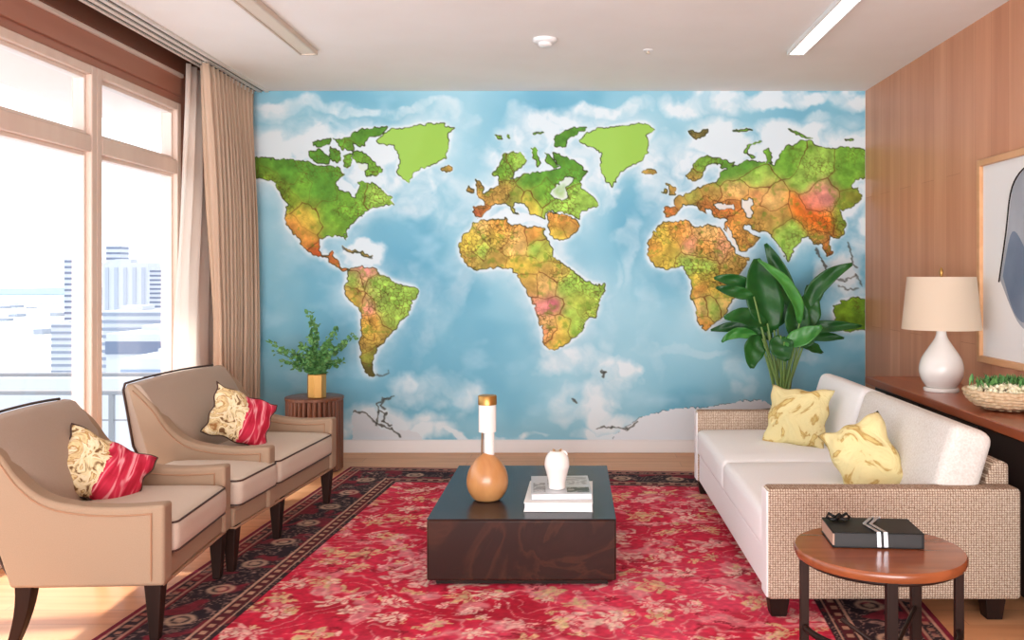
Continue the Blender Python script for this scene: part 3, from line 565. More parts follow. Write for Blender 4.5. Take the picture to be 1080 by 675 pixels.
# ------------------------------------------------------------ armchairs
def leg_front(x, y, top, dx=0):
    return MB().sweep([[(x+dx*0-r, y-r, z), (x+r, y-r, z), (x+r, y+r, z), (x-r, y+r, z)] for z, r in ((RZ, .017), (.04, .0185), (top, .031))])
def leg_rear(x, y, top):
    secs = []
    for k in range(7):
        t = k/6; z = top*t; off = -.05*(1-t)**1.8; r = .018+.012*t; secs.append([(x+off-r, y-r, z), (x+off+r, y-r, z), (x+off+r, y+r, z), (x+off-r, y+r, z)])
    return MB().sweep(secs)
def arc(pts, n=6):
    """Catmull-Rom through 2-D points"""
    out = []; p = [pts[0]]+list(pts)+[pts[-1]]
    for i in range(1, len(p)-2):
        for k in range(n):
            t = k/n; a, b, c, d = [Vector(q) for q in p[i-1:i+3]]
            out.append(tuple(.5*((2*b)+(c-a)*t+(2*a-5*b+4*c-d)*t*t+(3*b-a-3*c+d)*t**3)))
    out.append(tuple(pts[-1])); return out
LH = .215
def arm_shape(front, at, bz, topx, topz, rearx):
    """side profile of an arm that sweeps up into the wing"""
    curve = arc([(front, at), (front-.16, at-.008), (front-.30, at), (front-.42, at+.03), (front-.51, at+.10), (front-.585, at+.20), (topx+.035, topz)])
    return [(front, bz)]+curve+[(topx, topz+.005)]+[(rearx, bz)]
def build_arm(root, y0, y1, prof, outy, name='armrest'):
    b = MB().sweep([[(x, y, z) for x, z in prof] for y in (y0, y1)]); o = b.obj(name, M['armcloth'], root, .012, seg=3)
    # raised welt: inset line on the outer and inner face plus dark edging at the back
    n = len(prof); cx = sum(p[0] for p in prof)/n
    body = prof[1:-2]; fr = prof[0][0]; bz = prof[0][1]
    for yy in (y0, y1):
        e = -.0015 if yy == min(y0, y1) else .0015
        low = [(x-.045 if i == 0 else x, z-.028) for i, (x, z) in enumerate(body)]
        pts = [(fr-.045, yy+e, bz+.02)]+[(min(x, fr-.045), yy+e, z) for x, z in low]
        MB().tube(pts, .0035, 6).obj('welt', M['tanpiping'], o, smooth=60)
    return o
def chair(name, label, loc, rz, y0, y1, seats, arms, back, legs, cat, topz=.79):
    root = thing(name, label, cat, loc, rz)
    fx = .33; rx = -.205
    bx(rx+.0, fx-.015, y0+.02, y1-.02, LH, .30).obj('seat_rail', M['armcloth'], root, .014, seg=3)
    bx(rx+.01, fx-.01, y0+.028, y1-.028, LH-.008, LH+.002).obj('welt', M['tanpiping'], root, .003)
    for (a, c) in seats:
        o = softbox(.52, c-a-.006, .125, .035, .018, c=(fx-.245, (a+c)/2, .365)).obj('seat_cushion', M['seat'], root, smooth=60)
        for z in (.312, .418):
            h = (c-a)/2-.014; cy = (a+c)/2; f = fx+.009; q = [(fx-.45, cy-h-.005, z), (f-.02, cy-h-.005, z), (f-.006, cy-h+.006, z), (f, cy-h+.02, z), (f, cy+h-.02, z), (f-.006, cy+h-.006, z), (f-.02, cy+h+.005, z), (fx-.45, cy+h+.005, z)]
            MB().tube(q, .0042, 6).obj('piping', M['piping'], o, smooth=60)
    prof = arm_shape(fx, .505, LH, -.385, topz-.004, rx)
    for (a, c) in arms: build_arm(root, a, c, prof, 0)
    a, c = back; secs = []; n = 12
    for k in range(n+1):
        s = k/n*2-1; y = (a+c)/2+s*(c-a)/2; zt = topz+.012*(1-s*s); bulge = .028*(1-s**4)
        front = [(-.13+bulge*.6, .40), (-.165+bulge, .52), (-.225+bulge, .66), (-.285+bulge*.6, zt-.05), (-.32, zt-.008), (-.345, zt)]
        rear = [(-.385, zt-.004), (-.40, zt-.03), (-.35, .5), (rx-.005, LH+.01), (-.10, LH+.01)]
        secs.append([(x, y, z) for x, z in front+rear])
    o = MB().sweep(secs).obj('backrest', M['backcloth'], root, .006)
    pts = [(rx-.008, a-.004, LH+.03), (-.35, a-.004, .5), (-.40, a-.004, topz-.03), (-.392, a-.002, topz)]+[(-.39, (a+c)/2+(k/n*2-1)*(c-a)/2, topz+.002+.012*(1-(k/n*2-1)**2)) for k in range(n+1)]+[(-.392, c+.002, topz), (-.40, c+.004, topz-.03), (-.35, c+.004, .5), (rx-.008, c+.004, LH+.03)]
    MB().tube(pts, .006, 6).obj('piping', M['piping'], o, smooth=60)
    for kind, x, y in legs:
        (leg_front(x, y, LH+.005) if kind == 'f' else leg_rear(x, y, LH+.005)).obj('leg', M['darkwood'], root, .004)
    return root
A1 = chair('armchair', 'tan armchair with crimson print cushion, nearest the camera at the window', (-1.81, 3.60, 0), math.radians(3.0), -.37, .37, [(-.29, .29)], [(-.37, -.29), (.29, .37)], (-.345, .345), [('f', .285, -.33), ('f', .285, .33), ('r', -.165, -.33), ('r', -.165, .33)], 'armchair', .79)
A2 = chair('settee', 'pale tan two cushion settee with swept arm, beyond the nearer armchair', (-1.755, 4.66, 0), math.radians(-4.5), -.66, .66, [(-.64, -.215), (-.215, .56)], [(-.30, -.225), (.57, .65)], (-.29, .60), [('f', .285, -.60), ('f', .285, -.10), ('f', .285, .61), ('r', -.165, -.60), ('r', -.165, .61)], 'settee', .80)
def cushion(name, label, cat, m, loc, w, h, th, nrm, up, roll=0, seed=1, piping=None):
    n = 26; b = MB(); r = random.Random(seed); ph = [r.uniform(0, 6) for _ in range(6)]
    def P(i, j, sg):
        u = i/n*2-1; v = j/n*2-1
        e = 1-.10*(1-v*v)*1.0; f = 1-.10*(1-u*u)
        x = u*w/2*e; y = v*h/2*f
        q = max(0, (1-u*u))**.42*max(0, (1-v*v))**.42
        z = sg*th/2*q*(1+.10*math.sin(5*u+ph[0]+3*v)+.08*math.sin(7*v+ph[1]-4*u))
        x += .006*math.sin(9*v+ph[2]); y += .006*math.sin(8*u+ph[3]); return (x, y, z)
    idx = {}
    for sg in (1, -1):
        for i in range(n+1):
            for j in range(n+1):
                if sg == -1 and (i in (0, n) or j in (0, n)): idx[(sg, i, j)] = idx[(1, i, j)]
                else: idx[(sg, i, j)] = len(b.v); b.v.append(P(i, j, sg))
        for i in range(n):
            for j in range(n):
                q = (idx[(sg, i, j)], idx[(sg, i+1, j)], idx[(sg, i+1, j+1)], idx[(sg, i, j+1)]); b.f.append(q if sg == 1 else q[::-1])
    o = b.obj(name, m, None, smooth=180)
    zax = Vector(nrm).normalized(); yv = Vector(up); xax = yv.cross(zax).normalized(); yax = zax.cross(xax); Rm = Matrix((xax, yax, zax)).transposed() @ Matrix.Rotation(roll, 3, 'Z')
    o.matrix_world = Matrix.Translation(loc) @ Rm.to_4x4()
    tag(o, label, cat)
    if piping:
        edge = [P(i, 0, 1) for i in range(n)]+[P(n, j, 1) for j in range(n)]+[P(n-i, n, 1) for i in range(n)]+[P(0, n-j, 1) for j in range(n)]
        MB().tube(edge, .004, 6, closed=True).obj('piping', piping, o, smooth=60)
    return o
cushion('throw_cushion', 'crimson and cream print cushion on the nearest tan armchair', 'cushion', M['redfloral'], W(107, 497, 3.66),   .36, .28, .13, (.62, -.62, .48), (.15, .1, 1), math.radians(-22), 4, M['piping'])
cushion('throw_cushion', 'cream and crimson print cushion leaning in the farther two cushion settee', 'cushion', M['redfloral'], W(254, 441, 4.74), .35, .28, .12, (.70, -.62, .36), (.1, .1, 1), math.radians(-18), 8, M['piping'])
# ------------------------------------------------------------ sofa
t = thing('sofa', 'long off white sofa with beige tweed arms against the wooden console', 'sofa', (.74, 3.47, 0))
Ls, Ds, LZ = 2.08, .97, .085
bx(.012, Ds-.02, .09, Ls-.09, LZ, .25).obj('base_frame', M['sofa'], t, .012, seg=3)
for a in (0, Ls-.1):
    o = softbox(Ds, .10, .425, .018, 0, c=(Ds/2, a+.05, LZ+.2125)).obj('armrest', M['tweed'], t, smooth=60)
    MB().box(-.004, .004, a+.004, a+.096, LZ+.01, LZ+.415).obj('front_facing', M['sofa'], o, .003)
for k in range(2):
    L_ = (Ls-.2)/2; o = softbox(.74, L_-.006, .155, .035, .014, c=(.365, .1+L_*(k+.5), .325)).obj('seat_cushion', M['sofa'], t, smooth=60)
for k in range(2):
    a = [.06, 1.17][k]; c = [1.17, Ls-.08][k]
    b = softbox(.17, c-a-.006, .40, .045, .012, puffaxis=0)
    Rm = Matrix.Rotation(math.radians(17), 4, 'Y'); b.v = [tuple(Rm @ Vector(v)+Vector((.765, (a+c)/2, .535))) for v in b.v]
    b.obj('back_cushion', M['tweed_soft'] if k == 0 else M['sofa'], t, smooth=60)
MB().sweep([[(x, y, z) for x, z in ((.80, LZ), (.80, .3), (.895, .585), (.93, .60), (.965, .585), (.97, LZ))] for y in (.09, Ls-.09)]).obj('backrest', M['tweed'], t, .012)
for x, y in ((.05, .06), (Ds-.09, .06), (.05, Ls-.06), (Ds-.09, Ls-.06)):
    MB().sweep([[(x-r, y-r, z), (x+r, y-r, z), (x+r, y+r, z), (x-r, y+r, z)] for z, r in ((RZ if x < .5 else 0, .03), (LZ+.004, .04))]).obj('leg', M['darkwood'], t, .003)
cushion('throw_cushion', 'plump pale yellow cushion at the far end of the off white sofa', 'cushion', M['yellowcloth'], W(841, 440, 4.95), .37, .34, .14, (-.60, -.72, .38), (.25, .0, 1), math.radians(12), 11)
cushion('throw_cushion', 'pale yellow cushion slumped behind the near tweed arm of the sofa', 'cushion', M['yellowcloth'], W(913, 484, 3.98), .37, .29, .16, (-.45, -.78, .45), (.35, .1, 1), math.radians(-46), 23)
# ------------------------------------------------------------ console, lamp, bowl
t = thing('console_table', 'long low reddish wood console along the wood wall behind the sofa', 'console', (0, 0, 0))
CZ = .715; cx0, cx1, cy0, cy1 = 1.76, 2.175, 2.6, 5.5
bx(cx0, cx1, cy0, cy1, CZ-.045, CZ).obj('top', M['redwood'], t, .006)
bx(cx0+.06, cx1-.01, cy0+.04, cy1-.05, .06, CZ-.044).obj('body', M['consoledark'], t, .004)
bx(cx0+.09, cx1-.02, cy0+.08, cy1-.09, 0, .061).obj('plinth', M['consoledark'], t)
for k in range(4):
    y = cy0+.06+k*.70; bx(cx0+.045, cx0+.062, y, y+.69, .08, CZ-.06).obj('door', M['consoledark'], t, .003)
lx, ly = 1.935, 4.79
t = thing('table_lamp', 'white teardrop ceramic lamp with cream drum shade on the console', 'lamp', (lx, ly, CZ+.001))
pr = arc([(.075, .022), (.10, .06), (.112, .11), (.10, .17), (.06, .235), (.03, .285), (.024, .33)])
MB().lathe([(.05, .0), (.088, .0), (.09, .012), (.085, .02), (.07, .022)], 40).obj('foot', M['ceramic'], t, smooth=50)
MB().lathe(pr, 40).obj('body', M['ceramic'], t, smooth=80)
MB().lathe([(.013, .325), (.013, .56), (.008, .565)], 16).obj('stem', M['brass'], t, smooth=50)
b = MB(); n = 56; prof = [(.199, .325), (.171, .60), (.168, .60), (.196, .325)]; vs = []
for r, z in prof:
    for k in range(n): vs.append((r*math.cos(2*pi*k/n), r*math.sin(2*pi*k/n), z))
b.add(vs, [(i*n+k, i*n+(k+1) % n, ((i+1) % 4)*n+(k+1) % n, ((i+1) % 4)*n+k) for i in range(4) for k in range(n)]); b.obj('lamp_shade', M['shade'], t, smooth=50)
b = MB()
for k in range(3): b.tube([(0, 0, .58), (.168*math.cos(k*2.094), .168*math.sin(k*2.094), .592)], .0025, 6)
b.obj('spider', M['brass'], t); MB().lathe([(.004, .56), (.006, .60), (.011, .625), (.007, .64), (.002, .65)], 16).obj('finial', M['brass'], t, smooth=60)
# woven bowl of greens
t = thing('woven_bowl', 'woven basket bowl filled with cream blossoms and greens on the console', 'bowl', (1.965, 4.12, CZ+.008))
b = MB()
for k in range(6):
    r = [.10, .135, .155, .168, .176, .18][k]; z = .008+.014*k
    b.tube([((r+.004*math.sin(22*a+k*2))*math.cos(a), (r+.004*math.sin(22*a+k*2))*math.sin(a), z+.002*math.sin(17*a+k)) for a in [2*pi*i/72 for i in range(72)]], .010, 8, closed=True)
b.obj('basket_weave', noisy('straw', (196, 160, 120), (226, 200, 164), nscale=60, rough=.8, bs=.5), t, smooth=80)
MB().lathe([(.02, .0), (.105, .0), (.15, .03), (.165, .06), (.14, .065), (.05, .07)], 36).obj('lining', noisy('straw_dark', (150, 112, 80), (178, 140, 104), nscale=50), t, smooth=50)
b = MB(); g = MB(); r = random.Random(5)
for k in range(260):
    a = r.uniform(0, 2*pi); q = .165*math.sqrt(r.random()); x, y = q*math.cos(a), q*math.sin(a); z = .068+.03*(1-(q/.17)**2)+r.uniform(0, .012)
    s = r.uniform(.008, .014); b.lathe([(.001, z-s), (s*.8, z-s*.6), (s, z), (s*.8, z+s*.6), (.001, z+s)], 7, (x, y, 0))
b.obj('cream_blossoms', noisy('cream_petals', (232, 222, 176), (246, 240, 214), nscale=60), t, smooth=80)
for k in range(420):
    c = [(-.06, .03), (.06, -.02), (.02, .07), (.10, .05)][k % 4]; x = c[0]+r.gauss(0, .03); y = c[1]+r.gauss(0, .03); z = .09; a = r.uniform(0, 2*pi); l = r.uniform(.03, .06); dx, dy = math.cos(a)*.018, math.sin(a)*.018
    g.add([(x, y, z), (x+dx-.007*math.sin(a), y+dy+.007*math.cos(a), z+l*.6), (x+dx*1.6, y+dy*1.6, z+l), (x+dx+.007*math.sin(a), y+dy-.007*math.cos(a), z+l*.6)], [(0, 1, 2, 3)])
g.obj('green_sprigs', M['sprig'], t)
# framed picture on the wood wall
t = thing('framed_picture', 'large framed abstract print in pale oak frame on the wood wall', 'picture', (XR-.002, 4.22, 1.40))
h, v = .63, .535; fw = .035; b = MB(); b.box(-.032, 0, -h, -h+fw, -v, v); b.box(-.032, 0, h-fw, h, -v, v); b.box(-.032, 0, -h+fw, h-fw, -v, -v+fw); b.box(-.032, 0, -h+fw, h-fw, v-fw, v)
b.obj('frame', M['picframe'], t, .003); bx(-.012, -.001, -h+fw, h-fw, -v+fw, v-fw).obj('mat_board', M['paper'], t)
def flat(pts, x, name, m, par):
    # y,z outline as a thin printed sheet
    n = len(pts); return MB().sweep([[(x, y, z) for y, z in pts], [(x+.0006, y, z) for y, z in pts]]).obj(name, m, par)
big = arc([(.40, -.10), (.33, .12), (.26, .36), (.10, .44), (-.1, .40), (-.30, .30), (-.36, 0), (-.2, -.28), (.06, -.34), (.22, -.30), (.40, -.10)])[:-1]
flat(big, -.0132, 'grey_shape', noisy('grey_wash', (150, 154, 162), (176, 180, 188), nscale=3, rough=.8), t)
flat(arc([(.37, -.08), (.27, .14), (.12, .02), (.0, -.18), (.12, -.30), (.25, -.26), (.37, -.08)])[:-1], -.0142, 'slate_shape', noisy('slate_wash', (96, 112, 134), (124, 138, 158), nscale=3, rough=.8), t)
MB().tube([(-.0146, y, z) for y, z in arc([(.41, -.11), (.34, .12), (.27, .36), (.10, .45), (-.1, .41)])], .004, 6).obj('ink_line', M['black'], t)
# ------------------------------------------------------------ coffee table and things on it
TZ = .296
t = thing('coffee_table', 'low block coffee table in glossy dark brown veined finish on the rug', 'coffee table', (-.22, 4.38, 0))
w = .40; l = .54
o = bx(-w, w, -l, l, .035, TZ-.004).obj('block', M['burl'], t, .008)
bx(-w, w, -l, l, TZ-.004, TZ).obj('top', M['burltop'], t, .0015)
bx(-w+.035, w-.035, -l+.035, l-.035, RZ-.001, .036).obj('plinth', M['darkwood'], t)
def spin(c, r0=0): return c
t = thing('gourd_vase', 'tan gourd shaped vase with tall white neck and brass cap on the coffee table', 'vase', (-.395, 4.17, TZ+.001))
MB().lathe(arc([(.035, 0), (.062, .006), (.088, .045), (.095, .09), (.084, .14), (.055, .185), (.03, .208), (.022, .215)]), 40).obj('body', M['gourd'], t, smooth=80)
MB().lathe([(.024, .20), (.024, .32), (.020, .325)], 28, (.008, 0, 0)).obj('neck', M['ceramic'], t, smooth=50)
MB().lathe([(.030, .31), (.0405, .312), (.0405, .435), (.036, .438)], 32, (.0, 0, 0)).obj('sleeve', M['ceramic'], t, smooth=50)
MB().lathe([(.036, .434), (.043, .436), (.043, .474), (.040, .478), (.02, .479)], 32).obj('cap', M['brass'], t, smooth=50)
MB().tube([(-.024, -.01, .20), (-.022, -.012, .32)], .005, 8).obj('reed', mat('reed_brown', (126, 98, 72), .6), t, smooth=60)
t = thing('book', 'thick white book lying at the bottom of the coffee table stack', 'book', (-.063, 4.16, TZ+.001), math.radians(-1), 'books on the coffee table')
bx(-.150, .150, -.21, .21, 0, .004).obj('back_cover', M['paper'], t, .001); bx(-.150, .150, -.21, .21, .036, .040).obj('front_cover', M['paper'], t, .001)
bx(-.146, .146, -.206, .206, .004, .036).obj('page_block', noisy('pages', (226, 226, 230), (240, 240, 242), (1, 1, 60), 8), t)
t = thing('book', 'silver grey picture book on top of the white book under the small vase', 'book', (-.06, 4.18, TZ+.042), math.radians(2.5), 'books on the coffee table')
bx(-.135, .135, -.18, .18, 0, .003).obj('back_cover', M['grey_cover'], t, .001); bx(-.135, .135, -.18, .18, .023, .026).obj('front_cover', M['grey_cover'], t, .001)
bx(-.132, .132, -.176, .176, .003, .023).obj('page_block', M['paper'], t)
bx(.025, .125, -.15, -.06, .0262, .0270).obj('cover_photograph', marble('bw_photo', (46, 46, 50), (170, 170, 176), .3, 14), t)
bx(-.125, -.07, -.14, .03, .0262, .0270).obj('cover_photograph', marble('bw_photo_pale', (120, 122, 126), (220, 220, 224), .3, 18), t)
bx(-.06, .125, .0, .15, .0262, .0270).obj('cover_photograph', marble('grey_photo', (150, 150, 156), (206, 206, 210), .3, 9), t)
t = thing('bud_vase', 'small white ceramic vase with pinched lip standing on the books', 'vase', (-.075, 4.10, TZ+.0695))
MB().lathe(arc([(.034, 0), (.038, .004), (.039, .03), (.049, .075), (.056, .105), (.050, .142), (.032, .166), (.019, .168)]), 32).obj('body', M['ceramic'], t, smooth=80)
MB().tube([(.018*math.cos(a)+.001, .018*math.sin(a), .168+.006*math.cos(a*2)) for a in [2*pi*i/24 for i in range(24)]], .0045, 8, closed=True).obj('lip', mat('tan_glaze', (178, 140, 104), .4), t, smooth=80)
MB().tube([(.014, 0, .168), (.036, -.004, .166), (.046, -.004, .152)], .005, 8).obj('spout', M['ceramic'], t, smooth=80)
# ------------------------------------------------------------ round side table and tied book
t = thing('round_side_table', 'round reddish wood side table on slim dark legs before the sofa arm', 'side table', (.925, 2.76, 0)); R = .25; TH = .50
MB().lathe([(R-.02, TH-.03), (R-.004, TH-.028), (R, TH-.018), (R, TH-.006), (R-.004, TH), (R-.02, TH)], 72).obj('top', M['redwood_x'], t, smooth=50)
angs = [182, -100, 42, -12]; pts = []
for k, a in enumerate(angs):
    a = math.radians(a); x, y = .228*math.cos(a), .228*math.sin(a); pts.append((x, y)); r = .013 if k in (0, 3) else .016
    MB().box(x-r, x+r, y-r*.7, y+r*.7, RZ, TH-.028).obj('leg', M['darkwood'], t, .002)
b = MB()
b.tube([(.222*math.cos(a), .222*math.sin(a), TH-.036) for a in [2*pi*i/60 for i in range(60)]], .008, 8, closed=True); b.obj('top_ring', M['darkwood'], t, smooth=60)
ci = lambda a0, a1, z: [(.228*math.cos(math.radians(a0+(a1-a0)*i/16)), .228*math.sin(math.radians(a0+(a1-a0)*i/16)), z) for i in range(17)]
MB().tube(ci(182, 260, .265), .010, 8).obj('stretcher', M['darkwood'], t, smooth=60); MB().tube(ci(-100, -12, .265), .010, 8).obj('stretcher', M['darkwood'], t, smooth=60)
MB().tube([(pts[1][0], pts[1][1], TH-.05), (pts[2][0], pts[2][1], .40)], .007, 8).obj('brace', M['darkwood'], t, smooth=60)
MB().tube([(pts[1][0]-.11, pts[1][1]+.1, .33), (pts[1][0], pts[1][1], .265), (pts[2][0], pts[2][1], .265)], .007, 8).obj('brace', M['darkwood'], t, smooth=60)
t = thing('tied_book', 'black book tied with silver ribbon lying on the round side table', 'book', (.925, 2.83, TH+.001), math.radians(-4))
bx(-.135, .135, -.085, .085, 0, .004).obj('back_cover', M['black'], t, .001); bx(-.135, .135, -.085, .085, .043, .047).obj('front_cover', M['black'], t, .001); bx(-.130, .135, .083, .0855, .0, .046).obj('spine', M['black'], t)
bx(.128, .1355, -.084, .084, .003, .044).obj('binding', M['black'], t); bx(-.129, .128, -.0845, .08, .004, .043).obj('page_block', mat('dark_edged_pages', (24, 17, 15), .5), t)
bx(-.134, -.129, -.08, .08, .006, .041).obj('fore_edge', mat('pink_fore_edge', (190, 150, 130), .6), t)
b = MB()
for s in (-.012, .008):
    q = [(-.01+s+.05, .087, .02), (-.01+s+.045, .087, .05), (-.01+s, .0, .0505), (.012+s, -.088, .0495), (.014+s, -.0885, .004)]
    w_ = .006; b.sweep([[(x-w_, y, z), (x+w_, y, z), (x+w_, y-.0015, z+.0015), (x-w_, y-.0015, z+.0015)] for x, y, z in q])
b.obj('ribbon', M['silver'], t)
b = MB(); 
for sg in (-1, 1): b.tube([(-.09, .05, .052), (-.09+sg*.028, .05+.012, .066), (-.09+sg*.036, .05, .056), (-.09+sg*.02, .05-.012, .052), (-.09, .05, .054)], .005, 8)
b.tube([(-.098, .045, .054), (-.082, .055, .062)], .009, 8); b.obj('bow', M['black'], t, smooth=80)
# ------------------------------------------------------------ fluted side table with vase of sprigs
t = thing('fluted_side_table', 'dark fluted wooden drum table in the corner beyond the settee', 'side table', (-1.765, 6.2, 0)); r0 = .185; Hs = .50
MB().lathe([(r0-.012, 0.0), (r0-.012, Hs-.02)], 48).obj('core', M['fluteback'], t, smooth=50)
MB().lathe([(r0+.004, Hs-.022), (r0+.010, Hs-.018), (r0+.010, Hs-.003), (r0+.006, Hs), (.02, Hs)], 48).obj('top', M['flute'], t, smooth=50)
b = MB()
for k in range(34):
    a = 2*pi*k/34; b.lathe([(.0155, .01), (.0155, Hs-.021)], 10, ((r0-.008)*math.cos(a), (r0-.008)*math.sin(a), 0))
b.obj('flutes', M['flute'], t, smooth=50)
t = thing('brass_vase', 'faceted brass vase holding leafy green sprigs on the fluted drum table', 'vase', (-1.73, 6.13, Hs+.001))
MB().lathe([(.058, 0), (.064, .004), (.064, .155), (.058, .16), (.05, .158)], 8).obj('vase_body', M['gold'], t, .002)
r = random.Random(12); st = MB(); lf = MB()
def leaf_at(mb, c, d, up, l, w):
    c, d, up = Vector(c), Vector(d).normalized(), Vector(up); s = d.cross(up).normalized(); nn = s.cross(d)
    mb.add([c, c+d*l*.35+s*w-nn*.004, c+d*l*.75+s*w*.8, c+d*l, c+d*l*.75-s*w*.8, c+d*l*.35-s*w-nn*.004, c+d*l*.5+nn*.006], [(0, 1, 6), (1, 2, 6), (2, 3, 6), (3, 4, 6), (4, 5, 6), (5, 0, 6)])
tips = [(285, 362), (292, 372), (327, 332), (333, 345), (372, 355), (366, 362), (355, 350), (345, 360), (310, 372), (318, 365), (350, 375), (300, 382), (340, 372), (325, 378), (330, 362), (361, 380), (312, 388), (345, 392), (322, 392)]
for k, (px, py) in enumerate(tips):
    d = 6.13+r.uniform(-.16, .16); tip = W(px, py, d)-Vector((-1.73, 6.13, Hs+.001)); base = Vector((r.uniform(-.03, .03), r.uniform(-.03, .03), .03)); midp = Vector((base.x*.9+tip.x*.25, base.y+tip.y*.3, .16+(tip.z-.16)*.45))
    if tip.z < .2: tip.z = .2
    pts = [base, Vector((base.x*.8+.0, base.y*.8, .15)), midp, tip]; pp = []
    for i in range(3):
        for s in range(6): pp.append(pts[i].lerp(pts[i+1], s/6))
    pp.append(tip); st.tube(pp, .0022, 5)
    for i in range(8, len(pp)):
        for q in range(10 if i < 15 else 5):
            dr = Vector((r.uniform(-1, 1), r.uniform(-1, 1), r.uniform(-.3, 1))); leaf_at(lf, pp[i]+Vector((r.gauss(0, .008), r.gauss(0, .008), r.gauss(0, .008))), dr, (r.uniform(-1, 1), r.uniform(-1, 1), 1), r.uniform(.022, .045), r.uniform(.009, .017))
st.obj('stems', M['stem'], t); lf.obj('leaves', M['sprig'], t)
# ------------------------------------------------------------ tall leafy plant behind the sofa
PX, PY = W(826, 405, 6.3).x, 6.3
t = thing('potted_plant', 'tall potted plant with broad dark green leaves behind the white sofa', 'plant', (PX, PY, 0))
MB().lathe([(.12, 0), (.135, .01), (.17, .36), (.175, .38), (.16, .38), (.155, .34), (.02, .34)], 40).obj('planter', M['pot'], t, smooth=50)
MB().lathe([(.152, .33), (.152, .342), (.02, .345)], 32).obj('soil', M['soil'], t)
O = Vector((PX, PY, 0)); Zf = lambda x, y: (660+x/2.8125, 240+y/2.8125)
dk = MB(); lt = MB(); stm = MB()
# leaf: base (zoom px), mid control, tip, width px, depth base, depth tip, tone
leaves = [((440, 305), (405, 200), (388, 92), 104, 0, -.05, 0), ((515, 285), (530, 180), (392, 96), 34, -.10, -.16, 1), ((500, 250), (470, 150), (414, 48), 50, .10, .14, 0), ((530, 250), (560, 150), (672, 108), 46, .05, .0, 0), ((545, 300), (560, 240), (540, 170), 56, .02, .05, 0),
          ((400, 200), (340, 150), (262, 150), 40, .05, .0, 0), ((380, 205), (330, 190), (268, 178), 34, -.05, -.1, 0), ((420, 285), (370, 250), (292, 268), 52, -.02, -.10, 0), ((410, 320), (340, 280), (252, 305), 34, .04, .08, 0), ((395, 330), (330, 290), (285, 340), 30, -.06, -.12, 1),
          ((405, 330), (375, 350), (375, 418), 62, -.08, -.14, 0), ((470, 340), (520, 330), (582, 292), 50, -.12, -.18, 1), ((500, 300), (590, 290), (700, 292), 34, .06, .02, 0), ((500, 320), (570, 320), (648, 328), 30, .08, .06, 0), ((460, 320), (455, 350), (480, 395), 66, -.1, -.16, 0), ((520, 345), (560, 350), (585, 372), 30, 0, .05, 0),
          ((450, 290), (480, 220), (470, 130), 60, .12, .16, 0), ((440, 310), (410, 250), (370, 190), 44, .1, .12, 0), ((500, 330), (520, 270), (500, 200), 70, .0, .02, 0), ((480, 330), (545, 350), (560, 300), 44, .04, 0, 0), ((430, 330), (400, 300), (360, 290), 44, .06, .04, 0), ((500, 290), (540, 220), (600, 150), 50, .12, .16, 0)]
for i, (bs, md, tp, wpx, d0, d1, tone) in enumerate(leaves):
    B = W(*Zf(*bs), PY+d0)-O; Mi = W(*Zf(*md), PY+(d0+d1)/2-.03)-O; T = W(*Zf(*tp), PY+d1)-O; w = wpx/2.8125*PY/F/2
    n = 14; mb = (lt if tone else dk); vs = []; m = 8
    for k in range(n+1):
        s = k/n; p = B*(1-s)**2+Mi*2*s*(1-s)+T*s*s; tg = ((Mi-B)*(1-s)+(T-Mi)*s).normalized()
        view = (Vector((0, 0, CH))-(p+O)).normalized(); side = tg.cross(Vector((.25*math.sin(i*2.1), -1, .15+.3*math.cos(i*1.7)))).normalized(); nn = side.cross(tg).normalized()
        ww = w*1.08*(math.sin(pi*min(1, (s*.93+.035))**.85))**.75
        for q in range(m+1):
            u = q/m*2-1; vs.append(p+side*ww*u+nn*(-ww*.38*(1-abs(u)**1.3))*1.0+nn*.006*math.sin(s*16+u*3))
    mb.add(vs, [(k*(m+1)+q, k*(m+1)+q+1, (k+1)*(m+1)+q+1, (k+1)*(m+1)+q) for k in range(n) for q in range(m)])
    rt = Vector((.045*math.cos(i*2.4), .045*math.sin(i*2.4), .34)); mid = W(826+(Zf(*bs)[0]-826)*.30, 400, PY+d0*.3)-O
    pts = [rt, rt.lerp(mid, .5), mid, mid.lerp(B, .5)+Vector((0, 0, .02)), B]; pp = []
    c = [tuple(p) for p in pts]
    pp = [Vector(rt)*(1-s)**2+Vector(mid)*2*s*(1-s)*1+Vector(B)*s*s for s in [k/12 for k in range(13)]]
    stm.tube(pp, [.011-.005*k/12 for k in range(13)], 8)
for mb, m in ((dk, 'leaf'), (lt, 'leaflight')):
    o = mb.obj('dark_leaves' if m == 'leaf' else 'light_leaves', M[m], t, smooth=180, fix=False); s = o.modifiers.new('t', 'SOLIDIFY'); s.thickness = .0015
stm.obj('stems', M['lightstem'], t, smooth=80)
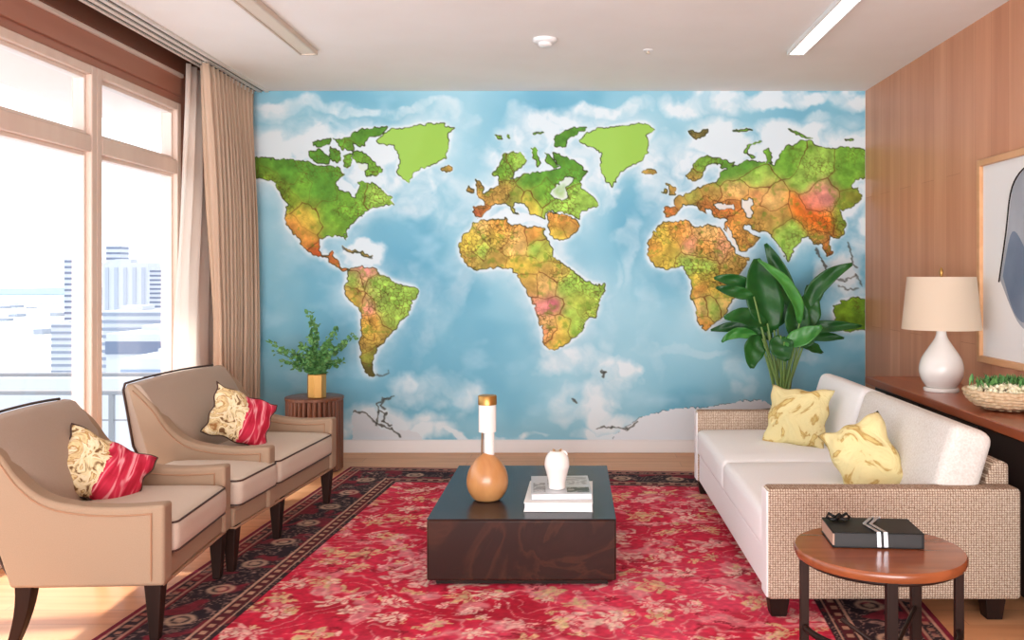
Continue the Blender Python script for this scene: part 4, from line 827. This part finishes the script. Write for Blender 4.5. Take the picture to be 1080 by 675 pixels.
# ------------------------------------------------------------ city outside
M['conc'] = noisy('pale_concrete', (168, 172, 180), (180, 184, 192), nscale=.02, rough=.9); M['conc2'] = mat('grey_cladding', (120, 128, 144), .8); M['winband'] = mat('window_band', (92, 102, 124), .4); M['ground'] = noisy('hazy_plain', (166, 172, 182), (186, 190, 198), nscale=.004, rough=1); M['sea'] = mat('distant_water', (112, 136, 168), .5); M['rail'] = mat('grey_rail', (120, 120, 124), .5)  # pale tones put the distance haze into the city colours
GZ = -60
o = bx(-4200, 900, 40, 3300, GZ-1, GZ).obj('city_plain', M['ground']); struct(o)
o = bx(-4200, 900, 1900, 3290, GZ, GZ+.6).obj('distant_bay', M['sea']); struct(o)
def hill(x0, x1, y, h, seed):
    r = random.Random(seed); n = 40; top = [(x0+(x1-x0)*k/n, h*(.5+.5*math.sin(k*.31+seed)*math.sin(k*.13))+r.uniform(0, h*.08)) for k in range(n+1)]
    return MB().sweep([[(x0, y+dy, GZ)]+[(x, y+dy+abs(dy)*0, GZ+1+max(0, z)*s) for x, z in top]+[(x1, y+dy, GZ)] for dy, s in ((-180, .05), (0, 1), (180, .05))])
struct(hill(-4200, -500, 3000, 26, 2).obj('distant_hills', mat('blue_hills', (110, 128, 156), .9)))
def building(name, label, px0, px1, ytop, d, depth, bands, m1, m2, vert=False, group=None, zbase=GZ):
    xa, xb = (px0-VX)*d/F, (px1-VX)*d/F; zt = CH-(ytop-VY)*d/F
    t = thing(name, label, 'building', ((xa+xb)/2, d+depth/2, zbase+.01), 0, group); w = (xb-xa)/2; h = zt-zbase; dd = depth/2
    bx(-w, w, -dd, dd, 0, h).obj('tower_block', m1, t); e = max(.02, w*.02)
    bx(-w*.6, w*.1, -dd*.5, dd*.5, h, h+w*.16).obj('roof_plant', m1, t)
    b = MB()
    if vert:
        for k in range(bands):
            x = -w+2*w*(k+.3)/bands; b.box(x, x+2*w/bands*.4, -dd-e, dd+e, h*.04, h*.96)
    else:
        step = h/bands
        for k in range(bands): b.box(-w-e, w+e, -dd-e, dd+e, step*(k+.35), step*(k+.75))
    b.obj('window_bands', m2, t); return t
building('office_tower', 'slim grey banded tower left of the window mullion', 68, 87, 273, 420, 8, 26, M['conc'], M['winband'])
building('office_tower', 'tallest hazy grey tower seen through the right pane', 112, 127, 259, 640, 12, 22, M['conc'], M['winband'])
building('apartment_block', 'broad white tower block right of the window mullion', 108, 156, 277, 520, 16, 5, M['conc'], mat('pale_stripe', (150, 156, 168), .8), True)
building('apartment_block', 'white tower with grey window columns nearest the sheer curtain', 158, 172, 284, 440, 8, 30, M['conc'], M['winband'])
building('low_block', 'low grey annex block at the foot of the slim tower', 54, 80, 341, 400, 14, 14, M['conc'], M['conc2'])
building('low_block', 'pale office slab below the white tower in the right pane', 108, 172, 328, 330, 20, 18, M['conc'], M['conc2'])
building('terraced_block', 'wide white building with a long dark glass bay in the right pane', 112, 186, 352, 150, 30, 10, M['conc'], M['winband'])
building('terraced_block', 'nearer pale block with curved corner below the right pane', 128, 200, 378, 90, 20, 12, M['conc'], mat('blue_glass_band', (116, 132, 156), .4))
r = random.Random(3)
for k in range(26):
    d = r.uniform(700, 1700); px = r.uniform(-150, 190); w = r.uniform(9, 30)*500/d; yt = VY+61*F/d-r.uniform(4, 14)*500/d*1.0
    building('city_block', 'small pale city block far below the window', px, px+w, yt, d, r.uniform(10, 30), 5, M['conc'], M['conc2'], False, 'small city blocks below the window')
# neighbouring roof terrace with railings
t = thing('roof_terrace', 'white neighbouring roof terrace with grey railing below the window', 'terrace', (-9, 11, 0))
z_ = CH-(412-VY)*9/F
bx(-9, 5.9, -2, 6, -2.4, -1.6).obj('slab', M['conc'], t); bx(-9, 5.9, 2.2, 2.4, -1.6, -.16).obj('parapet', M['conc'], t, .02)
bx(-9, 5.85, -2, -1.94, z_-.045, z_).obj('top_rail', M['rail'], t, .01); bx(-9, 5.85, 2.27, 2.33, -.16, -.10).obj('far_rail', M['rail'], t, .01)
for k in range(12): bx(-9+k*1.34, -8.955+k*1.34, -2, -1.955, -1.6, z_-.04).obj('rail_post', M['rail'], t)
b = MB()
for k in range(5): b.box(-9, 5.85, -1.985, -1.97, -1.4+k*.32, -1.385+k*.32)
b.obj('rail_wires', M['rail'], t)
